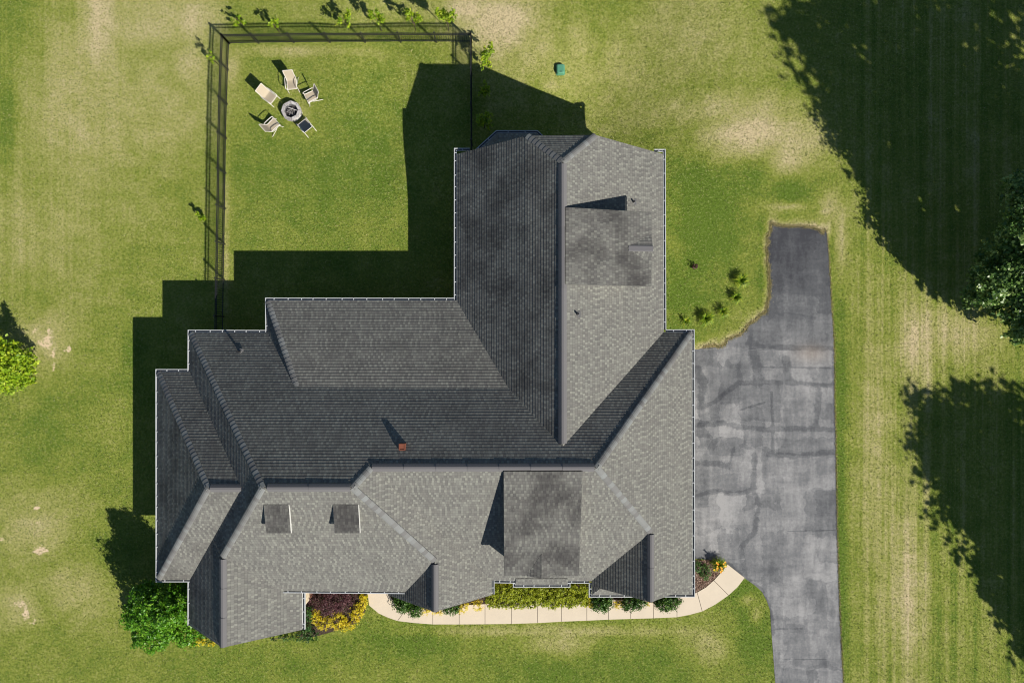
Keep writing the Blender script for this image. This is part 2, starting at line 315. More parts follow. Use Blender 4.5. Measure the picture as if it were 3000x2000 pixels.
def interp(L, y):
    ys = np.array([p[1] for p in L], float); xs = np.array([p[0] for p in L], float); return np.interp(y, ys, xs)
def driveway():
    # left edge as a function of y (strictly increasing), a grid stretched between both edges
    Lm = [DL[0]]
    for q in DL[1:]:
        Lm.append((q[0], max(q[1], Lm[-1][1] + .6)))
    ys = np.concatenate([np.arange(652, 2004, 3.5), [2100, 2250, 2400]]); ns = 90
    rng = np.random.default_rng(3); V = []
    topx = [p[0] for p in DTOP]; topy = [p[1] for p in DTOP]
    for y in ys:
        xl = interp(Lm, y); xr = interp(DR, y) + rng.normal(0, .8)
        for s_ in np.linspace(0, 1, ns):
            x = xl + (xr - xl) * s_; yy = y
            if y < 700: yy = max(y, np.interp(x, topx, topy))
            V.append((x, yy))
    V = np.array(V); X, Y = V[:, 0], V[:, 1]
    bands = [([(2036, 1195), (2090, 1180), (2160, 1122), (2250, 1120), (2350, 1122), (2440, 1130)], 8), ([(2036, 1245), (2120, 1240), (2170, 1250), (2250, 1258), (2330, 1254), (2445, 1258)], 9), ([(2250, 1330), (2330, 1335), (2380, 1330), (2445, 1322)], 10),
             ([(2036, 1455), (2075, 1440), (2115, 1438), (2150, 1448), (2210, 1432)], 8), ([(2210, 1330), (2207, 1432), (2222, 1480), (2210, 1560), (2170, 1600), (2178, 1640), (2185, 1690)], 9), ([(2150, 1310), (2135, 1370)], 5), ([(2036, 1355), (2100, 1358), (2135, 1365)], 10),
             ([(2200, 1000), (2215, 1070), (2222, 1120)], 16), ([(2200, 1010), (2290, 1018), (2440, 1020)], 9), ([(2260, 1150), (2265, 1330)], 5), ([(2040, 1080), (2060, 1120), (2050, 1190)], 15), ([(2300, 1050), (2310, 1110)], 14), ([(2400, 1140), (2390, 1250)], 10),
             ([(2097, 1632), (2140, 1660), (2190, 1702), (2225, 1730), (2250, 1775), (2262, 1850)], 11), ([(2036, 1640), (2097, 1636)], 9), ([(2440, 1040), (2447, 1276), (2455, 1600), (2466, 1930)], 5), ([(2260, 1841), (2350, 1840)], 2.5), ([(2290, 1928), (2420, 1930)], 2), ([(2310, 1555), (2450, 1552)], 2.5), ([(2230, 1075), (2440, 1078)], 3), ([(2170, 1200), (2240, 1178)], 4)]
    dk = np.zeros(len(V))
    for pts, wd in bands:
        dk = np.maximum(dk, np.clip(1.35 - seg_dist(X, Y, pts) / (wd * 1.1), 0, 1))
    up = np.clip((1030 - Y) / 260, 0, 1) * .75
    lt = gauss(X, Y, [(2110, 1500, 60, 60, 1), (2100, 1560, 70, 40, 1), (2390, 1140, 50, 40, .8), (2390, 1060, 40, 30, .9), (2260, 1400, 60, 80, .7), (2300, 1800, 80, 200, .6), (2150, 1210, 30, 50, .5), (2140, 1040, 50, 25, .7), (2150, 1390, 50, 40, .7), (2400, 1700, 50, 250, .5), (2380, 1450, 60, 100, .3), (2390, 820, 25, 60, .5)])
    warm = gauss(X, Y, [(2375, 1035, 45, 25, .8)])
    nx = ns; ny = len(ys)
    v3 = np.stack([(X - 1500) * PXM, -(Y - 1000) * PXM, np.full(len(X), .012)], -1)
    idx = np.arange(nx * ny).reshape(ny, nx)
    f = np.stack([idx[1:, :-1], idx[1:, 1:], idx[:-1, 1:], idx[:-1, :-1]], -1).reshape(-1, 4)
    me = bpy.data.meshes.new('driveway'); me.vertices.add(len(v3)); me.vertices.foreach_set('co', v3.ravel())
    me.loops.add(f.size); me.loops.foreach_set('vertex_index', f.ravel().astype(np.int32))
    me.polygons.add(len(f)); me.polygons.foreach_set('loop_start', np.arange(0, f.size, 4, dtype=np.int32)); me.update(calc_edges=True)
    for n_, a in (('dark', dk), ('fresh', up), ('light', lt), ('warm', warm)):
        at = me.attributes.new(n_, 'FLOAT', 'POINT'); at.data.foreach_set('value', a.astype(np.float32))
    m = mat('sealed_asphalt'); k = NT(m); p = k.pos()
    a_ = k.noise(k.mapv(p, (3.2, .5, 1)), .9, 4, .6); b_ = k.noise(k.mapv(p, (.45, 2.6, 1)), .9, 4, .6); cc = k.noise(p, .8, 6, .65); d_ = k.noise(p, 7, 4, .7)
    sx = k.n('SeparateXYZ'); k.set(sx.inputs[0], p); wob = k.noise(p, 1.3, 4, .6); wob2 = k.noise(k.mapv(p, (1, 1, 1)), 1.1, 4, .6)
    def block(fx, fy):      # squeegee-applied sealer: roughly rectangular passes of slightly different tone
        gx = k.math('FLOOR', k.math('ADD', k.math('MULTIPLY', sx.outputs[0], fx), k.math('MULTIPLY', wob, .9))); gy = k.math('FLOOR', k.math('ADD', k.math('MULTIPLY', sx.outputs[1], fy), k.math('MULTIPLY', wob2, .9)))
        gv = k.n('CombineXYZ'); k.set(gv.inputs[0], gx); k.set(gv.inputs[1], gy); wn = k.n('TexWhiteNoise'); wn.noise_dimensions = '2D'; k.set(wn.inputs['Vector'], gv.outputs[0]); return wn.outputs[0]
    bl = k.math('MULTIPLY', k.math('ADD', block(.9, .45), block(.55, 1.1)), .5)
    t_ = k.math('ADD', k.math('MULTIPLY', a_, .40), k.math('MULTIPLY', b_, .26)); t_ = k.math('ADD', t_, k.math('MULTIPLY', cc, .5))
    t_ = k.math('ADD', t_, k.math('MULTIPLY', k.math('SUBTRACT', bl, .5), .26)); t_ = k.math('ADD', t_, k.math('MULTIPLY', k.math('SUBTRACT', d_, .5), .3))
    t_ = k.math('ADD', t_, k.math('MULTIPLY', k.attr('light'), .16)); t_ = k.math('SUBTRACT', t_, .04); t_ = k.math('SUBTRACT', t_, k.math('MULTIPLY', k.attr('fresh'), .42))
    dn = k.smooth(k.math('ADD', k.attr('dark'), k.math('MULTIPLY', k.math('SUBTRACT', k.noise(p, 2.2, 6, .75), .5), 2.6)), .35, .85)
    t_ = k.math('SUBTRACT', t_, k.math('MULTIPLY', dn, .15))
    c = k.ramp(t_, [(.12, (.040, .042, .050)), (.38, (.088, .092, .100)), (.56, (.155, .158, .165)), (.78, (.29, .288, .29))])
    c = k.mix(k.math('MULTIPLY', k.attr('warm'), .35), c, (.30, .22, .15))
    g = k.noise(p, 60, 3, .75); c = k.mix(k.math('MULTIPLY', k.smooth(g, .42, .3), .4), c, (.03, .03, .035)); c = k.mix(k.math('MULTIPLY', k.smooth(g, .6, .75), .35), c, (.34, .34, .35))
    k.out(c, .85, k.bump(k.math('ADD', g, k.math('MULTIPLY', d_, 1.5)), .8, .008), 0, .25)
    o = link_mesh('driveway', me, m); tag(o, kind='structure')
driveway()

def sidewalk():
    secs = [((1085, 1700), (1040, 1700)), ((1140, 1735), (1078, 1740)), ((1146, 1752), (1082, 1772)), ((1160, 1768), (1110, 1795)), ((1180, 1772), (1136, 1807)), ((1196, 1774), (1165, 1817)), ((1230, 1775), (1215, 1823)), ((1268, 1775), (1268, 1827)),
            ((1345.5, 1772), (1345.5, 1827)), ((1421, 1768), (1421, 1826.5)), ((1499, 1764), (1499, 1825.5)), ((1575, 1762), (1575, 1823)), ((1644.5, 1760), (1644.5, 1819)), ((1719, 1758), (1719, 1816)), ((1782.5, 1757), (1782.5, 1813)), ((1847.5, 1756), (1847.5, 1811)), ((1914, 1755), (1914, 1809)), ((1983, 1751), (1983, 1806)),
            ((2012, 1745), (2020, 1799)), ((2042, 1734), (2057, 1789)), ((2068, 1719), (2095, 1769)), ((2091, 1699), (2134, 1742)), ((2112, 1676), (2160, 1718)), ((2131, 1652), (2181, 1691))]
    joints = {5, 7, 8, 9, 10, 11, 12, 13, 14, 15, 16, 17, 19, 21}
    b = MB(); g = .012; start = True
    def q(a, z=.03): v = P(*a); return Vector((v.x, v.y, z))
    for i in range(len(secs) - 1):
        a0, a1 = q(secs[i][0]), q(secs[i][1]); b0, b1 = q(secs[i + 1][0]), q(secs[i + 1][1])
        if i in joints: a0 = a0 + (b0 - a0).normalized() * g; a1 = a1 + (b1 - a1).normalized() * g
        if i + 1 in joints: b0 = b0 + (a0 - b0).normalized() * g; b1 = b1 + (a1 - b1).normalized() * g
        dn = Vector((0, 0, -.05)); b.face([a1, b1, b0, a0]); b.face([a1 + dn, b1 + dn, b1, a1]); b.face([a0, b0, b0 + dn, a0 + dn])
        if i in joints: b.face([a0, a0 + dn, a1 + dn, a1])
        if i + 1 in joints or i == len(secs) - 2: b.face([b1, b1 + dn, b0 + dn, b0])
    o = b.build('sidewalk', M['concrete']); tag(o, kind='structure')
    u = MB()
    for i in range(4, len(secs) - 1):
        u.face([q(secs[i][1], .006), q(secs[i + 1][1], .006), q(secs[i + 1][0], .006), q(secs[i][0], .006)])
    tag(u.build('path_subbase', M['soil']), kind='structure')
sidewalk()

# planting bed soil along the front and mulch bed at the corner
def flat(name, pts, z, m, kind='structure'):
    b = MB(); b.face([Vector((P(*p).x, P(*p).y, z)) for p in pts][::-1]); return tag(b.build(name, m), kind=kind)
flat('planting_soil', [(1140, 1640), (1140, 1752), (1190, 1778), (1280, 1792), (1390, 1784), (1440, 1776), (1700, 1774), (1990, 1768), (2040, 1733), (1990, 1640)], .004, M['soil'])
flat('shrub_bed_soil', [(880, 1700), (880, 1870), (930, 1862), (1000, 1842), (1050, 1822), (1070, 1790), (1076, 1730), (1072, 1700)], .004, M['soil'])
flat('mulch_bed', [(2000, 1636), (2036, 1640), (2060, 1640), (2097, 1636), (2128, 1652), (2108, 1676), (2090, 1698), (2067, 1718), (2038, 1734), (1990, 1740)], .005, M['mulch'])

# ------------------------------------------------------------------ leaves
def leaf_mesh(name, cen, nrm, size, tint, m, parent=None, aspect=.6, seed=0):
    """cen (n,3), nrm (n,3), size (n,), tint (n,) -> one mesh of pointed leaf quads"""
    rng = np.random.default_rng(seed); n = len(cen)
    nrm = nrm / (np.linalg.norm(nrm, axis=1, keepdims=True) + 1e-9)
    r = rng.normal(size=(n, 3)); a = np.cross(nrm, r); a /= np.linalg.norm(a, axis=1, keepdims=True) + 1e-9; b = np.cross(nrm, a)
    s = size[:, None]; dr = nrm * s * .18
    v = np.stack([cen - a * s * .5 - dr, cen + b * s * .5 * aspect, cen + a * s * .5 - dr, cen - b * s * .5 * aspect], 1).reshape(-1, 3)
    me = bpy.data.meshes.new(name); me.vertices.add(4 * n); me.vertices.foreach_set('co', v.ravel().astype(np.float32))
    me.loops.add(4 * n); me.loops.foreach_set('vertex_index', np.arange(4 * n, dtype=np.int32))
    me.polygons.add(n); me.polygons.foreach_set('loop_start', np.arange(0, 4 * n, 4, dtype=np.int32)); me.update(calc_edges=True)
    at = me.attributes.new('tint', 'FLOAT', 'FACE'); at.data.foreach_set('value', np.clip(tint, 0, 1).astype(np.float32))
    return link_mesh(name, me, m, parent)
def lobes_points(lobes, dens, seed, up=.5, shell=.55, clump=.5):
    """lobes: (x,y,z,rx,ry,rz). leaves spread through the outer part of each lobe, in clumps"""
    rng = np.random.default_rng(seed); Cn, N_, T = [], [], []
    for (x, y, z, rx, ry, rz) in lobes:
        area = 4 * math.pi * ((rx * ry + ry * rz + rx * rz) / 3); n = max(12, int(area * dens))
        nc = max(4, n // 14); d = rng.normal(size=(nc, 3)); d /= np.linalg.norm(d, axis=1, keepdims=True)
        rad = shell + (1 - shell) * rng.random(nc) ** .6 + rng.normal(0, .07, nc); ct = rng.normal(0, .16, nc)
        w_ = rng.integers(0, nc, n); cs = clump * (rx + ry + rz) / 3 * .42
        q = d[w_] * rad[w_][:, None] * np.array([rx, ry, rz]) + rng.normal(size=(n, 3)) * cs * .5 + np.array([x, y, z])
        q[:, 2] = np.maximum(q[:, 2], .04)
        nn = d[w_] * .6 + rng.normal(size=(n, 3)) * .6 + np.array([0, 0, up])
        Cn.append(q); N_.append(nn); T.append(.5 + ct[w_] + rng.normal(0, .17, n))
    return np.concatenate(Cn), np.concatenate(N_), np.concatenate(T)
def shrub(name, label, cat, group, lobes, dens, size, m, seed, aspect=.6, stem=True, up=.5, shell=.5, clump=.5, partname='foliage'):
    cx = sum(l[0] for l in lobes) / len(lobes); cy = sum(l[1] for l in lobes) / len(lobes)
    root = tag(empty(name, (cx, cy, 0)), label, cat, group)
    L = [(l[0] - cx, l[1] - cy) + tuple(l[2:]) for l in lobes]
    c, n, t_ = lobes_points(L, dens, seed, up, shell, clump); rng = np.random.default_rng(seed + 9)
    leaf_mesh(partname, c, n, size * (.6 + .8 * rng.random(len(c))), t_, m, root, aspect, seed)
    if stem:
        b = MB(); rnd = random.Random(seed)
        for l in L:
            for _ in range(3):
                e = Vector((l[0] + rnd.uniform(-.5, .5) * l[3], l[1] + rnd.uniform(-.5, .5) * l[4], l[2] + .3 * l[5]))
                b.tube([(l[0] * .3, l[1] * .3, 0), (e.x * .6, e.y * .6, e.z * .55), e], .012 + .012 * l[5], 5, rad2=.006)
        b.build('stem', M['bark'], root)
    return root
def Lb(px, py, z, rx, ry, rz):     # lobe at a photographed position, height z; radii in metres
    p = P(px, py, z); return (p.x, p.y, z, rx, ry, rz)
M['leaf_gold'] = leafmat('gold_leaves', (.42, .40, .01), (.78, .66, .02), (.88, .68, .12), .35)
M['leaf_purple'] = leafmat('purple_leaves', (.035, .012, .016), (.085, .030, .038), (.17, .075, .08), .15)
M['leaf_green'] = leafmat('green_leaves', (.012, .045, .010), (.035, .105, .018), (.10, .20, .035), .2)
M['leaf_juniper'] = leafmat('juniper_leaves', (.014, .055, .006), (.045, .125, .012), (.12, .22, .025), .15)
M['leaf_lime'] = leafmat('lime_leaves', (.12, .17, .008), (.31, .37, .015), (.56, .58, .05), .3)
M['leaf_magnolia'] = leafmat('glossy_leaves', (.035, .13, .006), (.09, .26, .010), (.24, .42, .035), .3, .4, .4)
M['leaf_bright'] = leafmat('bright_leaves', (.10, .20, .01), (.26, .40, .015), (.48, .55, .03), .35)
M['leaf_oak'] = leafmat('maple_leaves', (.03, .085, .016), (.095, .19, .035), (.32, .44, .13), .28, .4, .45)
M['leaf_spike'] = leafmat('strap_leaves', (.06, .15, .010), (.17, .30, .015), (.46, .50, .04), .3)
M['petal'] = leafmat('orange_petals', (.85, .30, .01), (.85, .42, .012), (.85, .58, .02), .2)

# ------------------------------------------------------------------ house
V = {'A1': (-16.749, -1.437, 2.705), 'A1s': (-16.734, -11.248, 2.719), 'R7w': (-12.812, -6.183, 6.241), 'R7e': (-11.389, -6.183, 6.241), 'A2': (-15.234, -1.438, 2.706), 'A2s': (-15.223, -11.253, 2.716), 'A3': (-15.211, 0.422, 2.728),
     'P4w': (-10.078, -5.907, 7.446), 'R6t': (-12.719, -9.455, 5.017), 'R6b': (-12.719, -13.43, 5.017), 'SWc': (-15.234, -13.43, 2.706), 'E6e': (-9.792, -13.43, 3.156), 'E6n': (-9.792, -11.0, 3.156), 'V64': (-10.578, -11.44, 3.656), 'P4e': (-6.436, -5.907, 7.448),
     'R2w': (-5.807, -5.191, 6.911), 'V52': (-0.963, -11.277, 2.746), 'R5t': (-3.414, -9.695, 4.852), 'R5b': (-3.414, -11.93, 4.852), 'V54': (-4.909, -11.52, 3.563), 'W5c': (-5.842, -11.96, 2.756), 'W5n': (-5.842, -11.2, 2.756), 'E5c': (-.963, -11.96, 2.746),
     'R2e': (3.489, -5.192, 6.912), 'B2': (8.509, 0.442, 2.713), 'B1': (7.169, 0.436, 2.718), 'Rnb': (2.129, -4.42, 6.309), 'A6': (-2.616, 1.932, 2.73), 'VL': (-0.162, -2.067, 4.581), 'WLt': (-9.606, -2.02, 4.552), 'A5': (-11.549, 1.938, 2.727), 'A4': (-11.538, 0.409, 2.738),
     'Rnt': (2.129, 7.546, 6.31), 'Jl': (0.66, 8.94, 5.32), 'Jr': (3.641, 8.98, 5.26), 'A7': (-2.612, 8.841, 2.734), 'A8': (7.134, 8.839, 2.742), 'R3t': (6.172, -8.474, 4.666), 'R3b': (6.172, -11.57, 4.667), 'V2g': (3.756, -11.305, 2.727), 'B3': (8.54, -11.57, 2.687), 'WGe': (3.763, -11.55, 2.732)}
V = {k: Vector(v) for k, v in V.items()}
house = tag(empty('house', (0, 0, 0)), 'large house with a grey shingled hip and gable roof', 'house')
CH = .143
def clip(poly, axis_fn, lo, hi):
    def cut(pl, val, keep_above):
        out = []
        for i in range(len(pl)):
            a, b = pl[i], pl[(i + 1) % len(pl)]; fa, fb = axis_fn(a) - val, axis_fn(b) - val
            if not keep_above: fa, fb = -fa, -fb
            if fa >= 0: out.append(a)
            if (fa >= 0) != (fb >= 0):
                t_ = fa / (fa - fb); out.append(a + (b - a) * t_)
        return out
    pl = cut(poly, lo, True)
    return cut(pl, hi, False) if len(pl) > 2 else []
def shingles(b, pts, down, stain=.3, lift=.010, off=0.0):
    """courses of overlapping shingles laid on the polygon; down = horizontal direction of fall"""
    pts = [Vector(p) for p in pts]; n = Vector((0, 0, 0))
    for i in range(len(pts)):
        n += (pts[i] - pts[0]).cross(pts[(i + 1) % len(pts)] - pts[0])
    if n.z < 0: n = -n; pts = pts[::-1]
    n.normalize(); d = Vector((down[0], down[1], 0)).normalized(); slope = math.hypot(n.x, n.y) / n.z; L = math.sqrt(1 + slope * slope)
    e = Vector((-d.y, d.x, 0))
    fv = lambda p: -(p.x * d.x + p.y * d.y) * L + off
    v0 = min(fv(p) for p in pts); v1 = max(fv(p) for p in pts); r0 = int(math.floor(v0 / CH)); r1 = int(math.ceil(v1 / CH))
    for r_ in range(r0, r1):
        lo, hi = r_ * CH, (r_ + 1) * CH
        pl = clip(pts, fv, lo, hi)
        if len(pl) < 3: continue
        q = []; low = []
        for p in pl:
            f = 1 - (fv(p) - lo) / CH; pp = p + n * (lift * f + .004); q.append(pp)
            if f > .999: low.append((pp, p))
        b.face(q, [(p.dot(e), fv(p) * .999 + .00005 if False else min(max(fv(p), lo + 1e-4), hi - 1e-4)) for p in pl], stain)
        if len(low) == 2:
            a, c = low; b.face([a[0], a[1], c[1], c[0]], [(a[1].dot(e), lo + .001), (a[1].dot(e), lo + .001), (c[1].dot(e), lo + .001), (c[1].dot(e), lo + .001)], stain)
W_, E_, N_, S_ = (-1, 0), (1, 0), (0, 1), (0, -1)
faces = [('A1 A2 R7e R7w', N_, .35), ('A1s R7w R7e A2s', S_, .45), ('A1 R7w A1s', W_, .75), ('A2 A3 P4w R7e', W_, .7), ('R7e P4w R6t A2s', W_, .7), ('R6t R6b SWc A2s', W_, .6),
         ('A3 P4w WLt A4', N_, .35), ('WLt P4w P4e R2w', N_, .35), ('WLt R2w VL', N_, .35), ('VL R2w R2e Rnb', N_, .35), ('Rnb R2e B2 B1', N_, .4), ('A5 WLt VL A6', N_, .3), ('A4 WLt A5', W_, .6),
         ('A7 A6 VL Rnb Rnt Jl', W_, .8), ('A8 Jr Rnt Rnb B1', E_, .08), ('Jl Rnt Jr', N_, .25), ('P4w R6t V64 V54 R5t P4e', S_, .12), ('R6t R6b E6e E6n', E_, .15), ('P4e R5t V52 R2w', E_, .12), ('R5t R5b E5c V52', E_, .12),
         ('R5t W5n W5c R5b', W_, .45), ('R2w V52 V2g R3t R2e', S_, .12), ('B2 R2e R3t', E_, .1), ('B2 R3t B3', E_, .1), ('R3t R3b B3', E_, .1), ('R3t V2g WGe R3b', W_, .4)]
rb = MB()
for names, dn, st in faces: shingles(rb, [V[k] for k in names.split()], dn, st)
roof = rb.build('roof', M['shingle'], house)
roof['label'] = 'grey architectural shingle roof with dark staining on its shaded slopes'

# small roofs: bay, bump-out, gable returns
def part_roof(name, L, st=.3):
    b = MB()
    for pts, dn in L: shingles(b, pts, dn, st)
    return b.build(name, M['shingle'], house)
bay = [(-2.19, 8.45, 2.70), (-.70, 9.86, 2.70), (1.16, 9.86, 2.70), (2.6, 8.45, 2.70), (1.0, 8.45, 3.62), (-.5, 8.45, 3.62)]
part_roof('bay_roof', [([bay[0], bay[1], bay[5]], (-.7, .7)), ([bay[1], bay[2], bay[4], bay[5]], N_), ([bay[2], bay[3], bay[4]], (.7, .7))], .5)
k0, k1 = P(1511, 1700, 2.9), P(1664, 1700, 2.9)
part_roof('bump_out_roof', [([(k0.x, -11.15, 2.86), (k1.x, -11.15, 2.86), (k1.x, -11.5, 2.70), (k0.x, -11.5, 2.70)], S_)], .1)
zr = 2.70
part_roof('return_roof', [([(3.78, -11.97, zr), (6.1, -11.97, zr), (4.25, -11.45, 3.06)], S_), ([(3.78, -11.97, zr), (4.25, -11.45, 3.06), (3.78, -11.4, zr)], W_)], .2)
part_roof('return_roof', [([(8.52, -11.97, zr), (6.9, -11.97, zr), (8.1, -11.45, 2.96)], S_), ([(8.52, -11.97, zr), (8.1, -11.45, 2.96), (8.52, -11.4, zr)], E_)], .2)

# ridge vents and hip caps
def capline(name, a, b, width, m, h=.05, seg=None, seed=0, slope=.7, lift=.035):
    a, b = Vector(a), Vector(b); d = (b - a); L = d.length; d.normalize(); side = d.cross(Vector((0, 0, 1))).normalized(); rnd = random.Random(seed)
    mb = MB(); n = max(1, int(L / seg)) if seg else 1; up = side.cross(d).normalized()
    if up.z < 0: up = -up
    for i in range(n):
        p0 = a + d * (L * i / n); p1 = a + d * (L * (i + 1) / n + (.0 if i == n - 1 else .02)); t_ = rnd.random()
        l0, l1 = (lift, lift) if not seg else (lift + .0, lift + .016)
        if seg and a.z > b.z: pass
        elif seg: l0, l1 = l1, l0
        prof = [(-1, -slope * width / 2 - .005), (-.75, -slope * width * .36), (-.25, -.02), (.25, -.02), (.75, -slope * width * .36), (1, -slope * width / 2 - .005)]
        for j in range(5):
            (s0, z0), (s1, z1) = prof[j], prof[j + 1]
            f = lambda p, s_, z_, l_: p + side * (s_ * width / 2) + up * (z_ + h + l_ - lift)
            mb.face([f(p0, s0, z0, l0), f(p1, s0, z0, l1), f(p1, s1, z1, l1), f(p0, s1, z1, l0)], t=t_)
        for p_, l_ in ((p0, l0), (p1, l1)):
            mb.face([f(p_, s_, z_, l_) for s_, z_ in prof] + [p_ + side * (width / 2) + up * (-slope * width / 2 - .03), p_ - side * (width / 2) + up * (-slope * width / 2 - .03)], t=t_ * .5)
        for s_ in (-1, 1):
            z_ = -slope * width / 2 - .005
            mb.face([f(p0, s_, z_, l0), f(p1, s_, z_, l1), f(p1, s_, z_, l1) - up * .06, f(p0, s_, z_, l0) - up * .06], t=t_ * .4)
    o = mb.build(name, m, house); return o
def ridge(a, b, ia=.0, ib=.0, sl=.72, wd=.34, seed=0):
    a, b = V[a], V[b]; d = (b - a).normalized(); return capline('ridge_vent', a + d * ia, b - d * ib, wd, M['vent'], .055, 1.25, seed, sl, .0)
def hip(a, b, ia=.0, ib=.0, seed=0, wd=.28, sl=.40):
    a, b = Vector(V[a]), Vector(V[b]); d = (b - a).normalized(); return capline('hip_cap', a + d * ia, b - d * ib, wd, M['hipcap'], .032, .21, seed, sl, .03)
ridge('R2w', 'R2e', .05, .1, seed=1); ridge('Rnt', 'Rnb', .08, .12, .75, .36, seed=2); ridge('P4w', 'P4e', .2, .1, seed=3); ridge('R7w', 'R7e', .1, .02, seed=4)
ridge('R5t', 'R5b', .15, 0, .8, .32, seed=5); ridge('R6t', 'R6b', .1, 0, .75, .32, seed=6); ridge('R3t', 'R3b', .1, 0, .8, .31, seed=7)
for i, (a, b) in enumerate([('R7w', 'A1'), ('R7w', 'A1s'), ('P4w', 'A3'), ('P4w', 'R6t'), ('P4e', 'R5t'), ('P4e', 'R2w'), ('R2e', 'B2'), ('R2e', 'R3t'), ('Rnt', 'Jl'), ('Rnt', 'Jr'), ('WLt', 'A5')]):
    hip(a, b, 0, .05 if b[0] in 'AB' else 0, seed=20 + i)

# fascia, soffit, gutters
def gutter(pts, closed_ends=True, step=.63, seed=0, side=1, zoff=-.02):
    """white gutter trough along an eave, with hanger straps; side = outward to the right of travel"""
    rnd = random.Random(seed); b = MB(); ins = MB(); wd, dp = .13, .11
    root = None
    P_ = [Vector(p) for p in pts]; nrm = []
    for i in range(len(P_) - 1):
        d = (P_[i + 1] - P_[i]); d.z = 0; d.normalize(); nrm.append(Vector((d.y, -d.x, 0)) * side)
    def offp(i, o_):
        if i == 0: return P_[0] + nrm[0] * o_
        if i == len(P_) - 1: return P_[-1] + nrm[-1] * o_
        n0, n1 = nrm[i - 1], nrm[i]; m_ = (n0 + n1).normalized(); return P_[i] + m_ * (o_ / max(.3, m_.dot(n0)))
    Z = lambda v, z: Vector((v.x, v.y, v.z + z))
    for i in range(len(P_) - 1):
        i0, i1 = offp(i, .012), offp(i + 1, .012); o0, o1 = offp(i, wd), offp(i + 1, wd); q0, q1 = offp(i, wd - .03), offp(i + 1, wd - .03); r0, r1 = offp(i, .028), offp(i + 1, .028)
        z = zoff
        b.face([Z(o0, z), Z(o1, z), Z(q1, z), Z(q0, z)]); b.face([Z(o0, z - dp), Z(o1, z - dp), Z(o1, z), Z(o0, z)]); b.face([Z(q0, z), Z(q1, z), Z(q1, z - dp), Z(q0, z - dp)])
        b.face([Z(i0, z - dp), Z(i1, z - dp), Z(o1, z - dp), Z(o0, z - dp)]); b.face([Z(i0, z - .02), Z(i1, z - .02), Z(i1, z - dp), Z(i0, z - dp)]); b.face([Z(r0, z - .02), Z(r1, z - .02), Z(i1, z - .02), Z(i0, z - .02)])
        ins.face([Z(q0, z - dp + .03), Z(q1, z - dp + .03), Z(r1, z - dp + .03), Z(r0, z - dp + .03)])
        ln = (P_[i + 1] - P_[i]).length; n = max(1, round(ln / step)); d = (P_[i + 1] - P_[i]) / ln
        for k in range(n):
            c = P_[i] + d * (ln * (k + .5 + rnd.uniform(-.12, .12)) / n)
            b.bar(Z(c + nrm[i] * .0, z + .004), Z(c + nrm[i] * (wd - .005), z + .004), .035, .012)
    for i in (0, len(P_) - 1):
        a, c = offp(i, .012), offp(i, wd); b.face([Z(a, zoff), Z(c, zoff), Z(c, zoff - dp), Z(a, zoff - dp)])
    g = b.build('gutter', M['white'], house); ins.build('trough', M['gutter_in'], g); return g
vv = lambda k: V[k].copy()
def at(x, y, z): return Vector((x, y, z))
gutter([vv('A1s') + at(1.5, 0, 0), vv('A1s'), vv('A1'), vv('A2') + at(-.12, 0, 0)], side=-1, seed=1)
gutter([vv('A2'), vv('A3'), vv('A4') + at(-.12, 0, 0)], side=-1, seed=2)
gutter([vv('A4'), vv('A5'), vv('A6') + at(-.12, 0, 0)], side=-1, seed=3)
gutter([vv('A6'), vv('A7'), vv('A7') + at(0, .17, 0), vv('A7') + at(.62, .17, 0)], side=-1, seed=4)
gutter([vv('A8') + at(-.4, .12, 0), vv('A8') + at(0, .12, 0), vv('B1') + at(0, .12, 0)], side=-1, seed=5)
gutter([vv('B1') + at(.12, 0, 0), vv('B2'), at(8.54, -11.97, 2.69), at(6.9, -11.97, 2.69)], side=-1, seed=6)
gutter([at(6.15, -11.97, 2.71), at(3.77, -11.97, 2.71), at(3.77, -11.42, 2.72)], side=-1, seed=7)
gutter([vv('V2g') + at(-.12, 0, 0), at(k1.x, -11.30, 2.73)], side=-1, seed=8)
gutter([at(k1.x, -11.36, 2.70), at(k1.x, -11.5, 2.70), at(k0.x, -11.5, 2.70), at(k0.x, -11.36, 2.70)], side=-1, seed=9)
gutter([at(k0.x, -11.30, 2.73), vv('V52') + at(.12, 0, 0)], side=-1, seed=10)
gutter([vv('V52') + at(0, -.13, 0), vv('E5c') + at(0, .02, 0)], side=1, seed=11) if False else gutter([vv('E5c') + at(0, .02, 0), vv('V52') + at(0, -.02, 0)], side=1, seed=11)
gutter([vv('V54') + at(0, .03, 0), vv('V64') + at(0, .03, 0)], side=-1, seed=12)
gutter([at(-9.792, -11.72, 3.156), vv('E6e')], side=-1, seed=13)
gutter([vv('SWc'), vv('A2s') + at(0, -.13, 0)], side=-1, seed=14)
gutter([at(-1.9, 8.76, 2.70), bay[1], bay[2], at(2.3, 8.76, 2.70)], side=-1, seed=15, step=.75)
tr = MB()
def board(a, b_, h=.17, o=.0, th=.025):
    a, b_ = Vector(a), Vector(b_); c_ = at(-3.5, -3, 0)
    if a.y < -11.3 or b_.y < -11.3 or a.y > 8.5: a = a + at(0, .09 if a.y < 0 else -.09, -.02); b_ = b_ + at(0, .09 if b_.y < 0 else -.09, -.02)
    tr.bar(a - at(0, 0, h / 2 + o), b_ - at(0, 0, h / 2 + o), th, h)
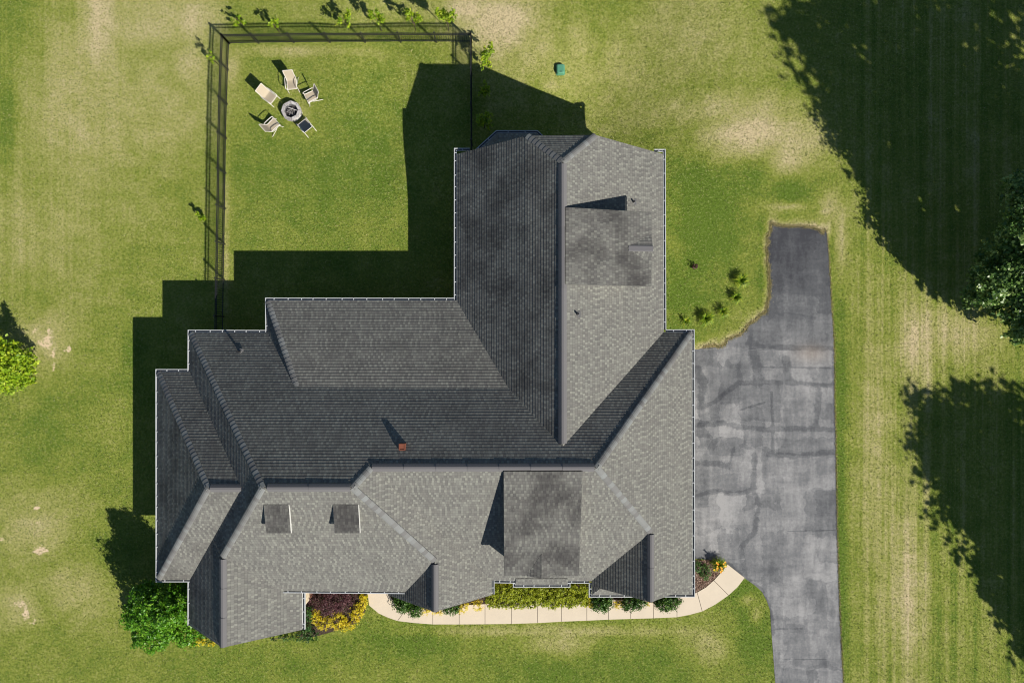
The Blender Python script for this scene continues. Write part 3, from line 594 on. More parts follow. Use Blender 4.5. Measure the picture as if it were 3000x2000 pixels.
for a, b_ in (('R6b', 'SWc'), ('R6b', 'E6e'), ('R5b', 'W5c'), ('R5b', 'E5c'), ('R3b', 'B3'), ('R3b', 'WGe'), ('Jl', 'A7'), ('Jr', 'A8'), ('Jl', 'Jr'), ('A1', 'A2'), ('A1', 'A1s'), ('A1s', 'A2s'), ('A2', 'A3'), ('A3', 'A4'), ('A4', 'A5'), ('A5', 'A6'), ('A6', 'A7'), ('A8', 'B1'), ('B1', 'B2'), ('B2', 'B3'), ('V2g', 'V52'), ('V64', 'V54'), ('SWc', 'A2s')):
    board(V[a], V[b_])
tr.build('fascia', M['trim'], house)
WP = [(-16.35, -1.84), (-14.83, -1.84), (-14.81, .02), (-11.14, .02), (-11.14, 1.53), (-2.21, 1.53), (-2.21, 8.44), (6.73, 8.44), (6.73, .04), (8.11, .04), (8.11, -11.1), (4.16, -11.1), (4.16, -10.9), (-1.36, -10.9), (-1.36, -11.5), (-5.44, -11.5), (-5.44, -9.7), (-10.2, -9.7), (-10.2, -13.0), (-14.83, -13.0), (-14.83, -10.85), (-16.35, -10.85)]
wb = MB(); n = len(WP)
for i in range(n):
    (x0, y0), (x1, y1) = WP[i], WP[(i + 1) % n]
    wb.face([(x0, y0, -1.2), (x1, y1, -1.2), (x1, y1, 2.66), (x0, y0, 2.66)])
def gable(y, xs, peak):    # gable wall filling up to the rafters
    wb.face([(xs[0][0], y, 2.66), (xs[1][0], y, 2.66), (xs[1][0], y, xs[1][1]), (peak[0], y, peak[1]), (xs[0][0], y, xs[0][1])])
gable(-13.0, [(-14.83, 3.0), (-10.2, 3.3)], (-12.72, 4.9)); gable(-11.5, [(-5.44, 3.0), (-1.36, 3.0)], (-3.41, 4.72)); gable(-11.1, [(4.16, 3.0), (8.11, 3.0)], (6.17, 4.55))
wb.face([(-2.21, 8.44, 2.66), (6.73, 8.44, 2.66), (6.73, 8.44, 2.95), (3.9, 8.44, 5.0), (.4, 8.44, 5.0), (-2.21, 8.44, 2.95)])
for a_, b_, c_, d_ in (((-1.6, 8.44), (-.6, 9.45), (1.05, 9.45), (2.05, 8.44)),):
    L = [a_, b_, c_, d_]
    for i in range(3): wb.face([(*L[i], -1.2), (*L[i + 1], -1.2), (*L[i + 1], 2.66), (*L[i], 2.66)])
wb.build('wall', M['wall'], house)
sb = MB()
for x0, x1, y0, y1 in ((-16.72, -15.2, -11.22, -1.46), (-15.2, -11.54, -13.4, .40), (-11.54, -2.61, -9.75, 1.92), (-11.54, -9.8, -13.4, -9.75), (-2.61, 7.12, -9.75, 8.82), (7.12, 8.5, -11.55, .42), (-5.82, 7.12, -11.26, -9.75), (-5.82, -.98, -11.95, -11.26), (3.78, 7.12, -11.95, -11.26), (-9.8, -5.82, -11.5, -9.75)):
    sb.face([(x0, y0, 2.60), (x0, y1, 2.60), (x1, y1, 2.60), (x1, y0, 2.60)])
sb.build('soffit', M['trim'], house)
# windows and doors in the walls
def window(x, y, z, wd, ht, ax):
    f = MB(); g = MB(); t_ = .05
    def bx(mb, cx, cz, sx, sz, dp, off=0.0):
        if ax[1] == 0: mb.box((x + ax[0] * off, y + cx, z + cz), (dp, sx, sz))
        else: mb.box((x + cx, y + ax[1] * off, z + cz), (sx, dp, sz))
    for s_ in (-1, 1): bx(f, s_ * wd / 2, 0, .09, ht + .09, .09); bx(f, 0, s_ * ht / 2, wd - .09, .09, .088)
    bx(f, 0, 0, wd - .09, .04, .07); bx(f, 0, 0, .03, ht - .09, .06)
    fr = f.build('window', M['trim'], house); bx(g, 0, 0, wd - .1, ht - .1, .03); g.build('pane', M['glass'], fr)
for a in ((-12.5, -13.0, 1.5, 1.6, 1.5, S_), (-3.4, -11.5, 1.5, 1.6, 1.5, S_), (.4, -10.9, 1.5, 1.2, 1.5, S_), (2.6, -10.9, 1.5, 1.2, 1.5, S_), (6.1, -11.1, 1.5, 1.4, 1.5, S_), (-16.35, -4.5, 1.5, 1.2, 1.4, W_), (-16.35, -8.0, 1.5, 1.2, 1.4, W_),
          (-13, .02, 1.6, 1.2, 1.2, N_), (-8.5, 1.53, 1.3, 1.8, 2.0, N_), (-5, 1.53, 1.3, 1.8, 2.0, N_), (-2.21, 5, 1.5, 1.4, 1.5, W_), (.22, 9.45, 1.5, 1.3, 1.5, N_), (4.5, 8.44, 1.5, 1.2, 1.4, N_), (6.73, 6.5, 1.5, 1.2, 1.4, E_), (6.73, 3.0, 1.5, 1.2, 1.4, E_)): window(*a)
for y in (-1.9, -4.9, -7.9):
    b = MB(); b.box((8.12, y, 1.08), (.05, 2.44, 2.2))
    for i in range(4): b.box((8.15, y, .27 + .54 * i), (.02, 2.3, .46))
    b.build('garage_door', M['doorw'], house)
b = MB(); b.box((-7.8, -9.68, 1.05), (1.0, .06, 2.1)); b.box((-7.8, -9.64, 1.05), (.7, .02, 1.7)); fd = b.build('front_door', M['doorb'], house)
for x in (-9.0, -6.6):
    b = MB(); b.box((x, -11.1, 1.28), (.34, .34, 2.6)); b.box((x, -11.1, .3), (.5, .5, .6)); b.box((x, -11.1, 2.58), (.46, .46, .1)); b.build('porch_column', M['trim'], house)

# dormers
def dormer(x0, x1, y0, y1, axis, zb, zf, zw0, name='dormer', gablet=True, st=.75, trimside=None):
    """shed dormer; axis S: back y0 front y1, across x0..x1.  axis E: back x0 front x1, across y0..y1"""
    body = MB(); rf = MB()
    if axis == 'S':
        B0, B1, F1, F0 = at(x0, y0, zb), at(x1, y0, zb), at(x1, y1, zf), at(x0, y1, zf); dn = S_; g0, g1 = at(x0 + .1, y1 + .22, 0), at(x1 - .1, y1 + .22, 0)
    else:
        B0, B1, F1, F0 = at(x0, y0, zb), at(x0, y1, zb), at(x1, y1, zf), at(x1, y0, zf); dn = E_; g0, g1 = at(x1 - .85, y0 + .1, 0), at(x1 - .85, y1 - .1, 0)
    shingles(rf, [B0, B1, F1, F0], dn, st, off=.05)
    if gablet:
        mid = (F0 + F1) / 2; back = (B0 + B1) / 2; d = (back - mid).normalized(); pk = mid + at(0, 0, .20) - d * .04; tail = mid + d * 1.15 + at(0, 0, .01); across = (F1 - F0).normalized(); fa, fb = mid - across * .66, mid + across * .66
        ax2 = (across.x, across.y)
        shingles(rf, [fa, pk, tail], (-ax2[0], -ax2[1]), st * .8); shingles(rf, [fb, pk, tail], ax2, st * .8)
    r_ = rf.build(name, M['shingle'], house)
    if gablet and axis == 'E':
        capm = capline('ridge_vent', pk + at(0, 0, .0), tail + (pk - tail) * .05, .25, M['vent'], .03, 1.3, 5, .22, 0); capm.parent = r_
    z0 = min(zw0) ; lo = lambda p, z: at(p.x, p.y, z)
    th = at(0, 0, -.03); Bi0, Bi1 = B0 + th, B1 + th; Fi0, Fi1 = lo(g0, zf - .02), lo(g1, zf - .02)
    i_ = (across if False else (F1 - F0).normalized()) * (.1 if gablet else .15); Bi0 = Bi0 + i_; Bi1 = Bi1 - i_
    body.face([Fi0, Fi1, lo(Fi1, zw0[1]), lo(Fi0, zw0[1])])
    body.face([Bi0, Fi0, lo(Fi0, zw0[1]), lo(Bi0, zb - .3)]); body.face([Bi1, lo(Bi1, zb - .3), lo(Fi1, zw0[1]), Fi1])
    body.build('dormer_wall', M['trim'], r_)
    t2 = MB()
    for a, c in ((B0, F0), (B1, F1), (F0, F1)): t2.bar(a + at(0, 0, -.06), c + at(0, 0, -.06), .02, .09)
    t2.build('dormer_trim', M['edge'] if gablet else M['trim'], r_)
    f = MB(); g = MB(); c = (Fi0 + Fi1) / 2; wv = (Fi1 - Fi0); ln = wv.length; hgt = zf - .02 - (zf - (zf - zw0[1]))
    ww = ln * .5; hh = (zf - zw0[1]) * .5; cz = zf - .1 - hh / 2
    dd = at(0, -1, 0) if axis == 'S' else at(1, 0, 0); wn = wv.normalized(); cc = at(c.x, c.y, cz)
    g.bar(cc - wn * ww / 2 + dd * .02, cc + wn * ww / 2 + dd * .02, .03, hh); wf = None
    f.bar(cc - wn * ww / 2 + dd * .03 + at(0, 0, hh / 2), cc + wn * ww / 2 + dd * .03 + at(0, 0, hh / 2), .06, .05); f.bar(cc - wn * ww / 2 + dd * .03 - at(0, 0, hh / 2), cc + wn * ww / 2 + dd * .03 - at(0, 0, hh / 2), .06, .05)
    for s_ in (-1, 1): e_ = cc + wn * (s_ * (ww / 2 + .01)) + dd * .03; f.bar(e_ - at(0, 0, hh / 2 + .025), e_ + at(0, 0, hh / 2 + .025), .05, .06)
    wf = f.build('dormer_window', M['trim'], r_); g.build('pane', M['glass'], r_)
    return r_
dormer(-.34, 2.9, -5.33, -10.17, 'S', 6.93, 5.36, (3.4, 3.6), st=1.5); dormer(2.24, 6.08, 2.41, 5.63, 'E', 6.33, 5.20, (3.4, 3.6), st=1.35)
dormer(-10.21, -9.18, -6.7, -7.95, 'S', 6.93, 6.64, (5.9, 6.1), gablet=False, st=1.7); dormer(-7.36, -6.32, -6.7, -7.95, 'S', 6.93, 6.64, (5.9, 6.1), gablet=False, st=1.7)

# pipes and flue
def zroof(x, y):   # height of the roof under a point
    from mathutils.geometry import intersect_point_tri_2d
    best = 0
    for names, dn, st in faces:
        q = [V[k] for k in names.split()]
        for i in range(1, len(q) - 1):
            a, b_, c = q[0], q[i], q[i + 1]; det = (b_.y - c.y) * (a.x - c.x) + (c.x - b_.x) * (a.y - c.y)
            if abs(det) < 1e-9: continue
            l1 = ((b_.y - c.y) * (x - c.x) + (c.x - b_.x) * (y - c.y)) / det; l2 = ((c.y - a.y) * (x - c.x) + (a.x - c.x) * (y - c.y)) / det; l3 = 1 - l1 - l2
            if min(l1, l2, l3) >= -1e-6: best = max(best, l1 * a.z + l2 * b_.z + l3 * c.z)
    return best
def pipe(px, py, h, r_=.045):
    z = 4.5
    for _ in range(6): p = P(px, py, z); z = zroof(p.x, p.y) or z
    b = MB(); b.tube([(p.x, p.y, z - .05), (p.x, p.y, z + h)], r_, 12); o = b.build('vent_pipe', M['pipe'], house)
    f = MB(); f.tube([(p.x, p.y, z - .02), (p.x, p.y, z + .09)], r_ * 2.1, 14, rad2=r_ * 1.15); f.box((p.x, p.y, z + .0), (.26, .26, .012)); f.build('flashing', M['lead'], o)
pipe(1856, 592, .22); pipe(1692, 920, .26); pipe(705, 1030, .42)
z = 5.5
for _ in range(6): p = P(1180, 1307, z); z = zroof(p.x, p.y)
b = MB(); s_ = .115; hh = .20
for dx, dy, sx, sy in ((-s_, 0, .035, .265), (s_, 0, .035, .265), (0, -s_, .195, .035), (0, s_, .195, .035)): b.box((p.x + dx, p.y + dy, z + hh / 2 - .1), (sx, sy, hh + .2))
b.box((p.x, p.y, z + hh - .04), (.19, .19, .03)); b.build('flue', M['clay'], house)

# ------------------------------------------------------------------ fence
def fence_run(name, label, pts_tops, ground_line, seed=0, gate=None):
    """posts at given ground points, panels of pickets between them"""
    root = tag(empty(name, (ground_line[0].x, ground_line[0].y, 0)), label, 'fence', 'black fence runs around the back yard'); o0 = ground_line[0].copy(); o0.z = 0
    hp, hr = 1.10, 1.02
    for i, g in enumerate(ground_line):
        g0_ = gzw(g.x, g.y); b = MB(); q = g - o0; b.box((q.x, q.y, hp / 2), (.07, .07, hp)); b.box((q.x, q.y, hp + .01), (.085, .085, .02))
        for k in range(4):
            a = [(q.x - .033, q.y - .033), (q.x + .033, q.y - .033), (q.x + .033, q.y + .033), (q.x - .033, q.y + .033)]
            b.face([(*a[k], hp + .02), (*a[(k + 1) % 4], hp + .02), (q.x, q.y, hp + .05)])
        b.build('post', M['black'], root).location.z = g0_
    for i in range(len(ground_line) - 1):
        a, c = ground_line[i] - o0, ground_line[i + 1] - o0; a.z = gzw(ground_line[i].x, ground_line[i].y); c.z = gzw(ground_line[i + 1].x, ground_line[i + 1].y); b = MB(); d = (c - a); L = d.length; d.normalize()
        for z in (hr, hr - .15, .14): b.bar(a + at(0, 0, z), c + at(0, 0, z), .034, .036)
        n = max(2, round(L / .115)); rz = math.atan2(d.y, d.x)
        for k in range(1, n):
            q = a + d * (L * k / n); b.box((q.x, q.y, q.z + (hr + .09) / 2 + .03), (.022, .02, hr + .03), rz)
        b.build('picket_panel', M['black'], root)
    return root
G = lambda u: P(*u)
topp = [(646, 100.5), (734, 99), (841, 97.5), (950, 96.5), (1056, 95.8), (1164, 95.5), (1271, 96), (1378, 96.5)]
kf = 1 - 1.1 / 35
def top_to_ground(x, y):
    k_ = 1 - (1.1 + float(gz(x, y + 25))) / 35; return at((x - 1500) * k_ * PXM, -(y - 1000) * k_ * PXM, 0)
gp = [top_to_ground(x, y) for x, y in topp]
wtp = [(646, 100.5), (642.5, 180), (639, 283), (636.5, 387), (635, 492), (633.5, 599), (631.5, 706.5), (630, 814), (628, 925), (627, 975)]
gw = [at((x - 1500) * kf * PXM, -(y - 1000) * kf * PXM, 0) for x, y in wtp]; gw[-1] = at(gw[-1].x, 0.06, 0)
etp = [(1378, 96.5), (1378.5, 197), (1379, 301), (1379.5, 407), (1380, 455)]
ge = [top_to_ground(x, y) for x, y in etp]; ge[-1] = at(ge[-1].x, 8.47, 0)
fence_run('picket_fence', 'black metal picket fence along the far side of the yard by the young trees', topp, gp)
fence_run('picket_fence', 'long black metal picket fence on the side of the yard beside the patio chairs', wtp, gw[0:1] + gw[1:])
fence_run('picket_fence', 'short black metal picket fence standing mostly in the shadow of the house', etp, ge)

# ------------------------------------------------------------------ chairs and fire pit
def make_chair(label, loc, rz):
    root = empty('patio_chair', loc, rz); root.scale = (.92, .92, .92); tag(root, label, 'patio chair', 'patio chairs around the fire pit'); hw = .26
    prof = [(-.30, .395), (-.27, .415), (-.18, .41), (-.05, .385), (.08, .365), (.19, .36), (.24, .39), (.30, .50), (.36, .66), (.42, .82), (.47, .93), (.52, .985)]
    # sling seat/back split
    def sheet(pr, name):
        b = MB()
        for (y0, z0), (y1, z1) in zip(pr[:-1], pr[1:]):
            b.face([(-hw + .01, y0, z0), (hw - .01, y0, z0), (hw - .01, y1, z1), (-hw + .01, y1, z1)])
            b.face([(-hw + .01, y0, z0 - .008), (-hw + .01, y1, z1 - .008), (hw - .01, y1, z1 - .008), (hw - .01, y0, z0 - .008)])
        return b.build(name, M['sling'], root)
    sheet(prof[:7], 'seat'); sheet(prof[6:], 'backrest')
    b = MB()
    for s_ in (-1, 1): b.tube([(s_ * hw, y, z) for y, z in prof], .017, 8)
    b.tube([(-hw, -.30, .395), (hw, -.30, .395)], .016, 8); b.tube([(-hw, .52, .985), (hw, .52, .985)], .014, 8); b.tube([(-hw, .22, .355), (hw, .22, .355)], .014, 8)
    b.build('frame', M['frame'], root)
    for s_ in (-1, 1):
        b = MB(); x = s_ * (hw + .045)
        b.tube([(s_ * hw, .33, .56), (x, .28, .585), (x, .15, .60), (x, -.05, .605), (x, -.22, .60), (x, -.29, .57), (x, -.31, .50), (x, -.27, .40), (s_ * hw, -.22, .40)], .019, 8)
        b.build('armrest', M['frame'], root)
    for s_ in (-1, 1):
        b = MB(); x = s_ * (hw + .03); b.tube([(x, -.24, .40), (x, -.30, .22), (x, -.36, .02)], .017, 8); b.build('leg', M['frame'], root)
        b = MB(); b.tube([(x, -.02, .37), (x, .12, .27), (x, .30, .14), (x, .47, .02)], .017, 8); b.build('leg', M['frame'], root)
    return root
def face_rz(dx, dy):   # image direction the chair faces -> z rotation (local -y is the front)
    return math.atan2(-dy, dx) + math.pi / 2
grp = [('beige sling chair with tall back on the side of the fire pit facing the house', (854, 245), (.10, 1)),
       ('beige sling chair leaning well back, nearest the long side fence', (789, 283), (.80, .60)),
       ('beige sling chair with narrow upright back, on the open lawn side', (911, 282), (-.88, .47)),
       ('beige sling chair below the leaning chair with its arm shading its own seat', (799, 366), (.74, -.67)),
       ('beige sling chair whose seat is all in shade, its back to the house', (894, 368), (-.62, -.78))]
for lb, (px, py), (dx, dy) in grp:
    p = P(px, py, .4); make_chair(lb, (p.x, p.y, 0), face_rz(dx, dy))
def firepit():
    p = P(852.6, 324.5, .3); root = tag(empty('fire_pit', (p.x, p.y, 0)), 'round grey stone block fire pit with ashes and burnt logs', 'fire pit'); rnd = random.Random(4)
    ro, ri = .49, .36
    def ring(z0, z1, n, off, name, rad_o=ro, rad_i=ri):
        b = MB()
        for i in range(n):
            a0 = 2 * math.pi * (i + off) / n + .03; a1 = 2 * math.pi * (i + 1 + off) / n - .03; o_ = rnd.uniform(-.012, .012); t_ = rnd.random()
            pt = lambda a, r_, z: (math.cos(a) * (r_ + o_), math.sin(a) * (r_ + o_), z)
            q = [pt(a0, rad_i, z0), pt(a1, rad_i, z0), pt(a1, rad_o, z0), pt(a0, rad_o, z0), pt(a0, rad_i, z1), pt(a1, rad_i, z1), pt(a1, rad_o, z1), pt(a0, rad_o, z1)]
            for f in ((0, 1, 2, 3), (7, 6, 5, 4), (0, 4, 5, 1), (1, 5, 6, 2), (2, 6, 7, 3), (3, 7, 4, 0)): b.face([q[k] for k in f], t=t_)
        return b.build(name, M['stone'], root)
    ring(0, .10, 9, 0, 'stone_course'); ring(.105, .20, 9, .5, 'stone_course'); ring(.205, .32, 8, .1, 'cap_stones', ro + .01, ri - .01)
    b = MB(); n = 24; b.face([(.35 * math.cos(2 * math.pi * k / n), .375 * math.sin(2 * math.pi * k / n), .09) for k in range(n)]); b.build('ash_bed', M['ash'], root)
    b = MB(); n = 28
    for k in range(n):
        a0, a1 = 2 * math.pi * k / n, 2 * math.pi * (k + 1) / n
        b.face([(.33 * math.cos(a), .33 * math.sin(a), z) for a, z in ((a0, .28), (a1, .28), (a1, .08), (a0, .08))]); b.face([(r_ * math.cos(a), r_ * math.sin(a), .28) for a, r_ in ((a0, .325), (a1, .325), (a1, .348), (a0, .348))])
    b.build('steel_liner', M['lead'], root)
    for k in range(7):
        b = MB(); a = rnd.uniform(0, 3.14); L = rnd.uniform(.12, .24); cx, cy = rnd.uniform(-.12, .12), rnd.uniform(-.12, .12); z = .12 + .02 * k
        b.tube([(cx - math.cos(a) * L, cy - math.sin(a) * L, z), (cx + math.cos(a) * L, cy + math.sin(a) * L, z + .03)], .022, 7); b.build('log', M['log'] if k != 6 else M['stone'], root)
firepit()
def utility():
    p = P(1642.5, 201, .25 + float(gz(1642.5, 201))); root = tag(empty('utility_box', (p.x, p.y, gzw(p.x, p.y)), .03), 'small green plastic utility box on the open lawn', 'utility box')
    def rr(w_, h_, r_, z, n=5):
        o = []
        for cx, cy, a0 in ((w_ / 2 - r_, h_ / 2 - r_, 0), (-w_ / 2 + r_, h_ / 2 - r_, 90), (-w_ / 2 + r_, -h_ / 2 + r_, 180), (w_ / 2 - r_, -h_ / 2 + r_, 270)):
            for k in range(n): a = R(a0 + 90 * k / (n - 1)); o.append((cx + r_ * math.cos(a), cy + r_ * math.sin(a), z))
        return o
    def loft(L, m, nm, cap=True):
        b = MB()
        for A, B in zip(L[:-1], L[1:]):
            for k in range(len(A)): b.face([A[k], A[(k + 1) % len(A)], B[(k + 1) % len(A)], B[k]])
        if cap: b.face(L[-1])
        return b.build(nm, m, root)
    loft([rr(.47, .55, .08, 0), rr(.47, .55, .08, .05), rr(.45, .53, .08, .055)], M['util'], 'base'); lid = loft([rr(.43, .51, .09, .05), rr(.42, .50, .09, .17), rr(.38, .46, .09, .225), rr(.30, .38, .07, .245)], M['util'], 'lid')
    b = MB(); b.box((0, -.15, .247), (.10, .032, .012)); b.build('latch_slot', M['pipe'], lid)
utility()

# ------------------------------------------------------------------ planting
def veg():
    S = shrub
    S('glossy_shrub', 'big rounded glossy green shrub at the corner of the house, casting a long shadow', 'shrub', None,
      [Lb(500, 1800, 1.2, 1.25, 1.25, 1.2), Lb(450, 1860, .9, .95, .8, .9), Lb(410, 1790, 1.3, .7, .8, 1.1), Lb(478, 1760, 2.2, .95, .9, .9), Lb(555, 1850, .8, .8, .7, .8), Lb(455, 1820, 2.5, .8, .8, .7), Lb(545, 1770, 1.8, .7, .9, 1.2), Lb(440, 1745, 1.6, .8, .7, 1.2), Lb(470, 1780, 2.6, .9, .9, .9), Lb(420, 1850, 1.0, .55, .6, .8), Lb(440, 1770, 3.1, .7, .7, .6), Lb(480, 1800, 3.3, .65, .65, .6), Lb(425, 1740, 2.6, .6, .6, .7), Lb(400, 1800, 2.2, .6, .7, .8)], 260, .12, M['leaf_magnolia'], 1, .55, clump=.4)
    S('barberry_shrub', 'dark purple leaved shrub behind the gold border plants', 'shrub', None,
      [Lb(935, 1755, .45, .6, .65, .45), Lb(985, 1750, .5, .65, .6, .5), Lb(1020, 1742, .45, .45, .5, .45), Lb(960, 1785, .4, .55, .35, .38), Lb(1005, 1775, .4, .4, .35, .38)], 420, .055, M['leaf_purple'], 2, .6)
    gold = 'low gold leaved border shrubs'
    for i, (lb, L) in enumerate([('gold leaved shrub curving along the edge of the pale path start', [Lb(1062, 1765, .3, .3, .5, .28), Lb(1045, 1795, .25, .4, .4, .25), Lb(1068, 1745, .3, .2, .3, .28)]), ('large gold leaved shrub in front of the purple shrub', [Lb(985, 1815, .28, .6, .38, .27), Lb(1030, 1818, .22, .4, .4, .22), Lb(1005, 1835, .15, .5, .25, .18)]), ('gold leaved shrub nearest the brick wall corner', [Lb(925, 1810, .3, .3, .38, .3), Lb(945, 1828, .25, .4, .3, .25), Lb(922, 1793, .3, .2, .2, .28)])]):
        S('gold_shrub', lb, 'shrub', gold, L, 430, .055, M['leaf_gold'], 10 + i)
    S('evergreen_shrub', 'narrow dark green shrub squeezed beside the wing gutter', 'shrub', None, [Lb(902, 1795, .6, .22, .35, .6), Lb(902, 1830, .5, .22, .4, .5), Lb(912, 1860, .3, .35, .3, .35)], 300, .07, M['leaf_green'], 15)
    S('ground_cover_shrub', 'low dark green planting below the sloping front gable edge', 'shrub', None, [Lb(830, 1868, .2, .4, .2, .2), Lb(868, 1862, .22, .4, .3, .22), Lb(895, 1872, .2, .25, .25, .22), Lb(800, 1870, .15, .2, .15, .15)], 300, .08, M['leaf_green'], 16, .3)
    S('gold_shrub', 'orange gold low shrub peeking out beside the big glossy shrub', 'shrub', gold, [Lb(585, 1878, .2, .35, .22, .2), Lb(615, 1885, .15, .3, .15, .15), Lb(560, 1888, .12, .2, .12, .12)], 430, .05, M['leaf_gold'], 17)
    jg = 'dark green spreading junipers along the front path'
    J = [('dark green juniper where the path bends towards the door', [Lb(1180, 1765, .35, .45, .4, .35), Lb(1215, 1780, .3, .4, .35, .3)]), ('dark green juniper under the middle gable tip, between gold plants', [Lb(1322, 1782, .3, .4, .22, .3)]),
         ('dark green juniper left of the garage gable, between two gold clumps', [Lb(1755, 1765, .35, .4, .38, .35), Lb(1778, 1768, .3, .3, .3, .3)]), ('dark green juniper beneath the tip of the garage gable', [Lb(1845, 1768, .35, .4, .3, .35), Lb(1872, 1764, .3, .32, .28, .3)]), ('dark green juniper nearest the garage corner where the path curves', [Lb(1945, 1766, .38, .42, .33, .38), Lb(1973, 1762, .3, .35, .3, .33)])]
    for i, (lb, L) in enumerate(J):
      L = [(a_, b_, c_, d_ * 1.15, e_ * 1.2, f_) for a_, b_, c_, d_, e_, f_ in L]; S('juniper', lb, 'shrub', jg, L, 620, .10, M['leaf_juniper'], 20 + i, .38, clump=.7)
    GY = [('bright gold plant tucked under the middle gable tip, left of it', [Lb(1247, 1785, .22, .42, .26, .22)]), ('gold plant just right of the middle gable tip', [Lb(1285, 1790, .2, .34, .22, .2)]), ('gold plant in the gap before the long hedge begins', [Lb(1358, 1778, .28, .32, .34, .26)]), ('gold shrub at the near end of the long lime hedge', [Lb(1400, 1772, .3, .35, .3, .28)]),
          ('gold shrub at the garage end of the long lime hedge', [Lb(1724, 1762, .3, .28, .3, .28)]), ('gold plant between two dark junipers by the garage gable', [Lb(1812, 1770, .25, .3, .22, .25)]), ('gold plant right under the garage gable tip', [Lb(1903, 1766, .2, .2, .13, .2)])]
    for i, (lb, L) in enumerate(GY): S('gold_shrub', lb, 'shrub', gold, L, 430, .05, M['leaf_gold'], 30 + i)
    hl = []; rnd = random.Random(5)
    for i in range(11):
        x = 1440 + i * 27; hl.append(Lb(x + 12, 1770 + rnd.uniform(-4, 4), .2, .28, .16, .2)); hl.append(Lb(x, 1748 + rnd.uniform(-6, 6), .42 + rnd.uniform(-.05, .08), .36, .34, .36)); hl.append(Lb(x + 10, 1722 + rnd.uniform(-5, 5), .5, .36, .36, .38)); hl.append(Lb(x - 4, 1762 + rnd.uniform(-5, 7), .28, .3, .26, .24))
    S('lime_hedge', 'long lime green hedge under the wide front dormer', 'hedge', None, hl, 640, .062, M['leaf_lime'], 40, .5)
    S('grass_mound', 'round fine leaved green mound in the mulch bed', 'shrub', None, [Lb(2066, 1676, .28, .32, .42, .3)], 900, .10, M['leaf_juniper'], 41, .12, clump=.3, up=1.0)
    S('grass_mound', 'green mound half hidden under the garage eave', 'shrub', None, [Lb(2040, 1660, .28, .28, .34, .3)], 900, .10, M['leaf_juniper'], 42, .12, clump=.3, up=1.0)
veg()
def strap_plant(name, label, cat, px, py, r_, h, n, seed, flowers=0, group=None, m=None):
    p = P(px, py, .2); root = tag(empty(name, (p.x, p.y, 0)), label, cat, group); rng = random.Random(seed); b = MB()
    for i in range(n):
        a = rng.uniform(0, 6.283); L = r_ * rng.uniform(.55, 1.1); hh = h * rng.uniform(.6, 1.1); wd = rng.uniform(.026, .045); t_ = rng.random(); s_ = Vector((-math.sin(a), math.cos(a), 0)) * wd / 2; b0 = Vector((math.cos(a), math.sin(a), 0)) * rng.uniform(0, .08)
        pr = [(0, 0), (.25, .7), (.55, 1.0), (.85, .8), (1.0, .5)]
        for (r0, z0), (r1, z1) in zip(pr[:-1], pr[1:]):
            q0 = b0 + Vector((math.cos(a) * L * r0, math.sin(a) * L * r0, z0 * hh)); q1 = b0 + Vector((math.cos(a) * L * r1, math.sin(a) * L * r1, z1 * hh)); w0, w1 = 1 - r0 * .7, 1 - r1 * .9
            b.face([q0 - s_ * w0, q0 + s_ * w0, q1 + s_ * w1, q1 - s_ * w1], t=t_)
    b.build('leaves', m or M['leaf_spike'], root)
    for i in range(flowers):
        f = MB(); a = rng.uniform(0, 6.283); d = r_ * rng.uniform(.2, .9); c = Vector((math.cos(a) * d, math.sin(a) * d, h * rng.uniform(.95, 1.25))); t_ = rng.random()
        for k in range(6):
            a2 = k * 1.047 + rng.random() * .3; e = Vector((math.cos(a2), math.sin(a2), .35)) * .06; sd = Vector((-math.sin(a2), math.cos(a2), 0)) * .02
            f.face([c, c + e * .55 - sd, c + e, c + e * .55 + sd], t=t_)
        f.build('flower', M['petal'], root)
sg = 'strap leaved clumps planted in the side lawn'
strap_plant('strap_leaf_clump', 'largest pale green clump, farthest up the side lawn by the driveway edge', 'plant', 2172, 820, .42, .36, 170, 1, group=sg)
strap_plant('strap_leaf_clump', 'middling green clump just below the largest pale clump', 'plant', 2158, 870, .36, .32, 90, 2, group=sg)
strap_plant('strap_leaf_clump', 'sparse green clump in the middle of the row on the side lawn', 'plant', 2120, 911, .36, .32, 70, 3, group=sg)
strap_plant('strap_leaf_clump', 'dense fresh green clump nearest the house wing but one', 'plant', 2068, 932, .42, .36, 160, 4, group=sg)
strap_plant('strap_leaf_clump', 'tiny sparse clump closest to the garage gutter corner', 'plant', 2010, 941, .26, .25, 30, 5, group=sg)
strap_plant('daylily', 'orange flowering daylily beside the end of the path', 'flower', 2104, 1652, .40, .42, 170, 6, flowers=16)
shrub('dark_shrub', 'tiny dark purple shrub alone in the side lawn', 'shrub', None, [Lb(2036, 780, .15, .17, .16, .16), Lb(2030, 784, .1, .1, .1, .1)], 900, .05, M['leaf_purple'], 60)
def mulch():
    rng = np.random.default_rng(7); n = 9000; x = rng.uniform(1995, 2130, n); y = rng.uniform(1630, 1742, n)
    poly = [(2000, 1636), (2036, 1640), (2060, 1640), (2097, 1636), (2128, 1652), (2108, 1676), (2090, 1698), (2067, 1718), (2038, 1734), (1990, 1740)]
    k = inv_poly(poly, x, y); x, y = x[k], y[k]; c = np.stack([(x - 1500) * PXM, -(y - 1000) * PXM, rng.uniform(.01, .04, len(x))], -1)
    nn = rng.normal(size=c.shape) * .5 + np.array([0, 0, 1]); o = leaf_mesh('mulch_chips', c, nn, rng.uniform(.03, .09, len(x)), rng.random(len(x)), leafmat('bark_chips', (.05, .025, .015), (.22, .13, .09), (.48, .34, .26), 0), None, .35, 3)
    tag(o, 'brown bark chips covering the curved bed by the garage', 'mulch', kind='stuff')
mulch()

